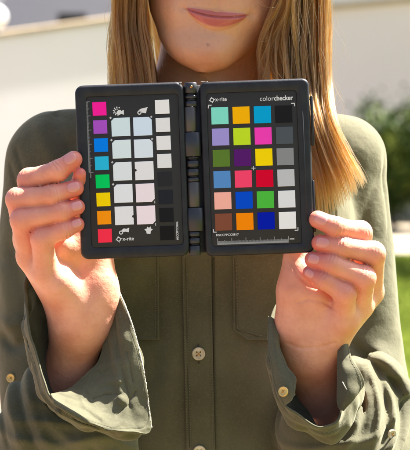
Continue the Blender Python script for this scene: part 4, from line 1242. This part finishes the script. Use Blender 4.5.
rimL = [(50, 396, -.024), (72, 409, -.030), (100, 425, -.028), (130, 430, -.018), (150, 427, -.006), (146.5, 408, -.004), (142, 375, .001), (135, 344, .008), (126, 312, .020),
        (116, 288, .034), (97, 268, .050), (66, 262, .056), (38, 266, .050), (25.5, 276, .036), (26, 300, .020), (31, 335, .000), (39, 368, -.014)]
a_ = np.linspace(0, 2 * np.pi, 17, endpoint=False)
baseL = [(76 + 24 * math.cos(-2.35 + 0.0 - t_) , 384 - 26 * math.sin(-2.35 - t_), .048 + .012 * math.sin(-2.35 - t_)) for t_ in -a_]
cuffL, rL, GL = cuff(rimL, baseL, 240, 90, 0.0014, '', creases=[([(112, 298), (116, 330), (121, 360), (124, 400), (122, 425)], 2.2, 3.0), ([(106, 310), (108, 345), (110, 380)], 2.0, -3.0),
    ([(80, 394), (92, 384), (106, 381), (121, 387)], 2.2, 4.0), ([(84, 403), (100, 397), (117, 401)], 2.0, -3.5), ([(128, 345), (131, 380), (134, 412)], 1.8, -2.5), ([(100, 418), (118, 409), (138, 405)], 2.0, 3.0),
    ([(118, 372), (128, 366), (137, 368)], 1.6, 2.0), ([(116, 408), (126, 396), (134, 388)], 1.6, -2.0), ([(34, 285), (40, 310), (45, 345)], 2.0, 2.5), ([(46, 300), (50, 330)], 2.0, -2.5), ([(62, 404), (76, 399), (90, 404)], 2.0, 2.5)])
rimR = [(283, 404, -.024), (299, 416, -.028), (320, 427, -.028), (338, 420, -.022), (343, 400, -.012), (343, 372, .000), (341, 345, .014), (336, 322, .030),
        (318, 303, .050), (296, 294, .052), (279, 300, .042), (270.5, 318, .026), (268.5, 342, .006), (271, 366, -.010), (276, 388, -.019)]
a_ = np.linspace(0, 2 * np.pi, 15, endpoint=False)
baseR = [(326 + 22 * math.cos(-2.35 - t_), 403 - 24 * math.sin(-2.35 - t_), .044 + .012 * math.sin(-2.35 - t_)) for t_ in -a_]
cuffR, rR, GR = cuff(rimR, baseR, 200, 72, 0.0014, '', seed=3.1, creases=[([(276, 345), (280, 372), (290, 395)], 1.6, -2.0), ([(288, 402), (304, 412), (322, 418)], 1.8, 2.0)])

def cpatch(name, rows, nu, nv, th, mat=None, parent=None, wr=0.0022, seed=0.0, **kw):
    g = np.array([[P(*q) for q in r] for r in rows])
    g = catmull(g, nv); g = np.swapaxes(catmull(np.swapaxes(g, 0, 1), nu), 0, 1)
    g = g + (noise(g.reshape(-1, 3) + seed, 70) * wr)[:, None].reshape(nv, nu, 1) * np.array([0.3, -1, 0.2])
    for row in (2, nv - 4):
        gs = g[row] + np.array([0, -0.0003, 0]); v_, f_ = join([tube([gs[i], gs[i + 1]], 0.00025, 4) for i in range(2, nu - 3, 2)])
        plink('stitching', v_, f_, m_stitch, shirt, kind='stuff')
    return solid(name, g.reshape(-1, 3), nu, nv, th, mat or m_shirt, parent or shirt, **kw)
# right cuff: turned lobe with the brass button, and the hanging buttonhole end
lobe = cpatch('cuff_band', [[(268, 316, .024), (267.5, 344, .002), (271, 368, -.012), (276, 390, -.021), (284, 406, -.026)],
                     [(273, 318, .020), (274, 345, -.002), (279, 367, -.016), (285, 386, -.025), (291, 400, -.029)],
                     [(278, 322, .022), (280, 346, .002), (287, 366, -.013), (295.5, 377, -.022), (295, 394, -.028)]], 90, 24, 0.0022, parent=cuffR)
end = cpatch('cuff_band', [[(340.5, 326, .024), (337.5, 350, .006), (337, 378, -.008), (338, 406, -.018), (343, 411, -.020)],
                    [(343, 329, .020), (343, 350, .002), (345, 372, -.012), (349, 393, -.021), (352, 402, -.021)],
                    [(346, 333, .022), (349, 350, .006), (355, 364, -.008), (365, 382, -.016), (360, 392, -.017)]], 90, 26, 0.0022, parent=cuffR)
button(P(283.4, 391.6, -.0295), (-0.45, -1, 0.25), 0.0036, m_brassb, cuffR, holes=False)
v, f = tube([P(342.5, 382, -.0160), P(344.5, 386, -.0180), P(347, 390, -.0200)], 0.0004, 6); plink('buttonhole', v, f, m_sunlit, cuffR)  # pale slit, its sunlit look put into the thread colour
# left cuff: frayed vertical edge with its sunlit rim put into the pale colour, small tab inside, orange buttonhole
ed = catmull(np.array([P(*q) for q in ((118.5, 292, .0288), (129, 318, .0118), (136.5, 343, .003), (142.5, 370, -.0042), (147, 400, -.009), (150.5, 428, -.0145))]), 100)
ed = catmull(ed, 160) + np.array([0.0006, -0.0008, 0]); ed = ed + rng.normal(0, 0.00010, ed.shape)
v, f = tube(ed, 0.0006 + 0.0003 * rng.random(160), 6); plink('sunlit_frayed_edge', v, f, m_sunlit, cuffL)
def sheet_creases(g, creases):
    for pl_, w_, h_ in creases:
        q_ = catmull(np.array([P(a, b, 0.0) for a, b in pl_]), 12)[:, [0, 2]]; d2 = np.full(g.shape[:2], 1.0); xz = g[:, :, [0, 2]]
        for a, b in zip(q_[:-1], q_[1:]):
            ab = b - a; t = np.clip(((xz - a) @ ab) / (ab @ ab), 0, 1); d2 = np.minimum(d2, ((xz - a - t[..., None] * ab) ** 2).sum(-1))
        g[:, :, 1] -= h_ / 1000 * np.exp(-d2 / (w_ / 1000) ** 2)
    return g
FR = [[(49.5, 395, -.026), (60, 393, -.004), (72, 388, .008), (87, 374, .014), (99, 362, .018), (106, 338, .026), (110, 312, .032), (112, 296, .036)],
      [(52, 399, -.029), (66, 400, -.014), (82, 398, -.004), (101, 388, .000), (113, 374, .003), (117, 346, .012), (117, 316, .022), (115, 296, .032)],
      [(53, 401, -.031), (69, 407, -.024), (89, 412, -.018), (112, 406, -.013), (127, 388, -.008), (127, 350, .003), (121, 318, .016), (117, 295, .030)],
      [(54, 402, -.032), (72, 412, -.032), (97, 424, -.030), (126, 428, -.024), (145, 418, -.013), (138.5, 366, -.003), (127, 322, .012), (118, 293, .029)],
      [(54, 403, -.032), (73, 414, -.034), (100, 428, -.033), (131, 433, -.027), (150.5, 428, -.014), (142.5, 370, -.004), (129, 318, .012), (118.5, 291, .029)]]
g = np.array([[P(*q) for q in r] for r in FR]); NU_, NV_ = 260, 120
g = catmull(g, NV_); g = np.swapaxes(catmull(np.swapaxes(g, 0, 1), NU_), 0, 1)
vv_ = np.linspace(0, 1, NV_)[:, None]; uu_ = np.linspace(0, 1, NU_)[None]
nz_ = noise(g.reshape(-1, 3), 60).reshape(NV_, NU_) * 0.0022 + noise(g.reshape(-1, 3) + 2, 130).reshape(NV_, NU_) * 0.0008
nz_ += np.clip(1 - 2.4 * np.abs(noise(g.reshape(-1, 3) * np.array([1.3, 1, .8]) + 5, 38)), 0, 1).reshape(NV_, NU_) ** 2 * 0.0018
g[:, :, 1] -= nz_ * np.sin(np.pi * np.clip(vv_, 0.04, 0.96)) ** 0.5 * np.clip(np.sin(np.pi * uu_) * 3, 0, 1)
g[:, :, 1] += 0.0012 * np.exp(-((vv_ - 0.80) / 0.012) ** 2) + 0.0010 * np.exp(-((vv_ - 0.05) / 0.02) ** 2)
g = sheet_creases(g, [([(108, 318), (112, 345), (118, 372), (122, 398)], 1.6, 1.8), ([(114, 312), (119, 345), (126, 380), (130, 404)], 1.5, -1.4), ([(90, 392), (104, 384), (120, 380)], 1.8, 1.8),
    ([(94, 399), (108, 394), (121, 393)], 1.5, -2.2), ([(118, 412), (128, 402), (136, 390)], 1.2, -1.6), ([(70, 399), (86, 404), (104, 414)], 1.8, 1.8), ([(128, 352), (133, 380)], 1.4, -1.4), ([(100, 372), (112, 366), (122, 362)], 1.5, 1.8)])
flap = solid('cuff_flap', g.reshape(-1, 3), NU_, NV_, 0.0014, m_shirt, cuffL)
gs = g[int(0.80 * NV_)] + np.array([0, -0.0002, 0])
v, f = join([tube([gs[i], gs[i + 1]], 0.00028, 4) for i in range(4, NU_ - 5, 2)]); plink('stitching', v, f, m_stitch, shirt, kind='stuff')
gs = g[int(0.30 * NV_)][int(.5 * NU_):] + np.array([0, -0.0004, 0])
v, f = join([tube([gs[i], gs[i + 1]], 0.00028, 4) for i in range(0, len(gs) - 1, 2)]); plink('stitching', v, f, m_stitch, shirt, kind='stuff')
xz = g[:, :, [0, 2]] - P(133, 421, -.024)[[0, 2]]; k1, k2 = np.unravel_index(np.argmin((xz ** 2).sum(-1)), (NV_, NU_)); cpt = g[k1, k2]
v, f = tube([cpt + np.array([0, -.0006, -.0016]), cpt + np.array([0.0002, -.0012, 0]), cpt + np.array([0, -.0006, .0018])], 0.0008, 6)
bl = march([11.0], [378.0], 0.0012, y0=0.05)[0]; button(bl, (-0.3, -1, 0.1), 0.0035, m_brassb, shirt, holes=False)
bl = march([392.0], [434.0], 0.0012, y0=0.05)[0]; button(bl, (0.6, -1, -0.1), 0.0035, m_button, shirt, holes=False)

def rim_stitches(ring, cen, rad_in):
    segs_ = []
    n = len(ring)
    for i in range(0, n, 2):
        a = ring[i] + (cen - ring[i]) / np.linalg.norm(cen - ring[i]) * rad_in; b = ring[(i + 1) % n] + (cen - ring[(i + 1) % n]) / np.linalg.norm(cen - ring[(i + 1) % n]) * rad_in
        segs_.append(tube([a, b], 0.0003, 4))
    return join(segs_)
# ---- trousers and shoes below the frame
def body_tube(name, rows, mat, **kw):
    rings = []
    t = np.linspace(0, 2 * np.pi, 32, endpoint=False)
    for (x, y, z, rx, ry) in rows: rings.append(np.column_stack([x + rx * np.cos(t), y + ry * np.sin(t), np.full(32, z)]))
    v, f = loft(rings); return plink(name, v, f, mat, **kw)
for s in (-1, 1):
    tr = body_tube('trouser_leg', [(s * .075, .18, .12, .048, .055), (s * .075, .18, .40, .055, .062), (s * .072, .18, .46, .060, .066), (s * .066, .18, .70, .070, .085), (s * .055, .18, .84, .085, .088), (s * .045, .18, .92, .075, .080)], m_jeans)
    body_tube('shoe', [(s * .078, .150, .001, .040, .105), (s * .078, .150, .03, .042, .108), (s * .078, .165, .06, .036, .085), (s * .076, .182, .10, .034, .045), (s * .076, .182, .125, .034, .040)], m_shoe)

# ---- hair
def hair_material():
    m = bpy.data.materials.new('honey_brown_hair'); m.use_nodes = True
    n = m.node_tree; n.nodes.clear()
    h = n.nodes.new('ShaderNodeBsdfHairPrincipled'); h.parametrization = 'MELANIN'
    h.inputs['Melanin'].default_value = 0.30; h.inputs['Tint'].default_value = (1.0, 0.74, 0.58, 1); h.inputs['Melanin Redness'].default_value = 1.0
    h.inputs['Roughness'].default_value = 0.32; h.inputs['Radial Roughness'].default_value = 0.45
    h.inputs['Random Color'].default_value = 0.45; h.inputs['Random Roughness'].default_value = 0.2
    o = n.nodes.new('ShaderNodeOutputMaterial'); n.links.new(h.outputs[0], o.inputs[0])
    hi = n.nodes.new('ShaderNodeHairInfo'); n.links.new(hi.outputs['Random'], h.inputs['Random'])
    return m
m_hair = hair_material()
def strands(name, arr, radius, parent, **kw):
    """arr: strands x points x 3"""
    n, k, _ = arr.shape
    hc = bpy.data.hair_curves.new(name); hc.add_curves([k] * n)
    hc.attributes['position'].data.foreach_set('vector', (arr - PO).astype(np.float32).ravel())
    ra_ = hc.attributes.get('radius') or hc.attributes.new('radius', 'FLOAT', 'POINT')
    tt = np.linspace(0, 1, k); prof = np.where(tt < 0.8, 1, 1 - (tt - 0.8) / 0.2 * 0.75)
    ra_.data.foreach_set('value', (np.ones((n, 1)) * prof * radius).astype(np.float32).ravel())
    hc.materials.append(m_hair)
    o = bpy.data.objects.new(name, hc); C.objects.link(o); o.parent = parent
    for a, b in kw.items(): o[a] = b
    return o
def hair_group(n, rows, k=34, clumps=60, clump_pull=0.65, wob=3.0, seed=1, end=(1.0, 1.0)):
    """rows: (py, xmin, xmax, Ynear, Yfar)"""
    r = np.random.default_rng(seed)
    rows = np.array(rows, float)
    u = r.random(n); v = r.random(n)
    cu = r.random(clumps); cv = r.random(clumps)
    cid = np.array([np.argmin((cu - a) ** 2 + 0.4 * (cv - b) ** 2) for a, b in zip(u, v)])
    tt = np.linspace(0, 1, k)
    L_ = 1 - r.random(n) ** 1.3 * (0.12 + 0.40 * np.random.default_rng(seed + 50).random(clumps)[cid]) - (1 - (end[0] + (end[1] - end[0]) * u)); 
    out = np.zeros((n, k, 3))
    cph = r.uniform(0, 6.28, (clumps, 4)); sph = r.uniform(0, 6.28, (n, 4)); sa = r.exponential(0.6, n)
    dense = catmull(rows, 400)
    for j, t in enumerate(tt):
        idx = np.clip(t * L_ * 399, 0, 399); i0 = np.floor(idx).astype(int); i1 = np.minimum(i0 + 1, 399); fr = (idx - i0)[:, None]
        rw = dense[i0] * (1 - fr) + dense[i1] * fr
        pull = np.clip(clump_pull * np.clip(t * 1.6, 0, 1) + 0.42 * t ** 4, 0, 0.97)
        uu = u * (1 - pull) + cu[cid] * pull + 0.0; vv = v * (1 - pull) + cv[cid] * pull
        x = rw[:, 1] + (rw[:, 2] - rw[:, 1]) * uu
        Y = rw[:, 3] + (rw[:, 4] - rw[:, 3]) * vv
        x = x + wob * t * (np.sin(t * 7 + cph[cid, 0]) + 0.5 * np.sin(t * 15 + cph[cid, 1])) + 0.6 * sa * np.sin(t * 11 + sph[:, 0]) + 0.8 * sa * t * np.sin(t * 5 + sph[:, 1])
        Y = Y + (0.003 * wob / 3) * t * np.sin(t * 8 + cph[cid, 2]) + 0.0008 * sa * np.sin(t * 9 + sph[:, 2])
        out[:, j] = P(x, rw[:, 0], Y)
    return out
gl_ = hair_group(3600, [(-185, 190, 222, .13, .20), (-130, 150, 175, .12, .21), (-70, 124, 160, .115, .21), (-20, 113, 148, .11, .20), (20, 111, 145, .11, .19), (50, 111, 151, .105, .185), (85, 112, 156, .10, .18), (140, 112, 158, .085, .12), (215, 118, 158, .075, .095)], seed=2, clumps=110, clump_pull=0.5)
gr_ = hair_group(6800, [(-185, 218, 255, .13, .20), (-130, 262, 290, .12, .21), (-70, 280, 318, .115, .21), (-20, 284, 328, .11, .20), (20, 283, 331, .11, .195), (50, 280, 331, .105, .185), (85, 286, 331, .10, .17), (118, 296, 335, .085, .135), (150, 304, 350, .080, .125), (182, 312, 368, .076, .118), (222, 316, 380, .074, .112)], seed=3, clumps=150, clump_pull=0.45, end=(1.0, 0.90), wob=1.8)
gb_ = hair_group(3600, [(-185, 195, 235, .20, .26), (-120, 160, 275, .25, .31), (-60, 145, 290, .26, .33), (0, 142, 296, .25, .31), (60, 146, 300, .245, .30), (110, 140, 300, .265, .30), (200, 130, 300, .28, .31)], seed=4, clumps=50)
g2_ = hair_group(500, [(-120, 262, 285, .105, .14), (-40, 276, 296, .10, .13), (0, 276, 296, .10, .125), (40, 262, 292, .10, .125), (85, 262, 296, .095, .12), (140, 270, 300, .08, .10)], seed=9, clumps=18, wob=6)
g3_ = hair_group(1500, [(-120, 262, 290, .15, .20), (-40, 268, 296, .15, .20), (0, 268, 297, .15, .20), (40, 260, 296, .15, .20), (90, 256, 300, .15, .20), (140, 262, 300, .14, .17)], seed=12, clumps=40, wob=3)
allh = np.concatenate([gl_, gr_, gb_, g2_, g3_])
hair = strands('hair', allh, 0.00019, person, label='long light brown hair falling past the shoulders')
# scalp cover above the frame
n = 5000; th_ = rng.uniform(0, np.pi, n); side = rng.choice([-1, 1], n); k = 20
arr = np.zeros((n, k, 3)); y0_ = rng.uniform(0.02, 0.17, n)
for j, t in enumerate(np.linspace(0, 1, k)):
    a = t * 1.5; xx = side * (0.074 * np.sin(a)); zz3 = 0.085 + 0.100 * np.cos(a); yy = 0.09 + (y0_ - 0.09) * (1 + 0.25 * t) * (0.55 + 0.45 * np.sin(min(1, t * 1.4) * 1.57))
    off = 1 + 0.06 * rng.random(n) if j == 0 else off
    arr[:, j] = M0 + np.stack([xx * off, yy, (zz3) * off - 0.0], 1) @ HB
strands('hair', arr, 0.00035, person, label='hair over the crown of the head')
# loose strands
ls = []
def loose(pts, nrep=1, jit=1.5):
    for _ in range(nrep):
        p = np.array(pts, float); p[:, 0] += rng.normal(0, jit, len(p)).cumsum() * 0.5; p[:, 1] += rng.normal(0, jit, len(p))
        ls.append(catmull(np.array([P(*q) for q in p]), 30))
loose([(284, -20, .10), (272, 10, .095), (262, 35, .09), (258, 55, .088), (263, 70, .088), (272, 80, .088)], 3)
loose([(280, -30, .10), (287, 0, .095), (281, 25, .09), (268, 38, .088), (257, 40, .088)], 2)
loose([(285, -20, .10), (276, 5, .095), (262, 4, .088), (255, -4, .088)], 2)
loose([(290, -10, .10), (283, 20, .095), (268, 52, .09), (252, 76, .09)], 2)
loose([(292, 5, .10), (278, 30, .095), (270, 60, .09), (285, 85, .09)], 2)
loose([(143, -20, .11), (140, 10, .10), (146, 30, .10), (160, 50, .10), (158, 85, .10)], 3, 2)
for _ in range(40):
    x = rng.uniform(312, 332); y = rng.uniform(-40, 110); L_ = rng.uniform(25, 75); o = rng.uniform(3, 20); c = rng.choice([-1, 1])
    loose([(x, y, .13), (x + o * 0.4, y + L_ * .3, .13), (x + o * .8, y + L_ * .6, .13), (x + o * (1 if c > 0 else .2), y + L_, .13)], 1, 0.6)
for _ in range(14):
    x = rng.uniform(112, 125); y = rng.uniform(-40, 50); L_ = rng.uniform(30, 70); o = rng.uniform(2, 11)
    loose([(x, y, .14), (x - o * 0.6, y + L_ * .3, .14), (x - o, y + L_ * .6, .14), (x - o * .4, y + L_, .14)], 1, 1.2)
for _ in range(70):
    x = rng.uniform(284, 334); y = rng.uniform(-60, 120); L_ = rng.uniform(50, 110); o = rng.normal(0, 3.0)
    loose([(x, y, .088), (x + o, y + L_ * .35, .082), (x + o * .6, y + L_ * .7, .080), (x + o + 4, y + L_, .08)], 1, 0.4)
strands('hair', np.array(ls), 0.00006, person, label='fine loose flyaway hairs')
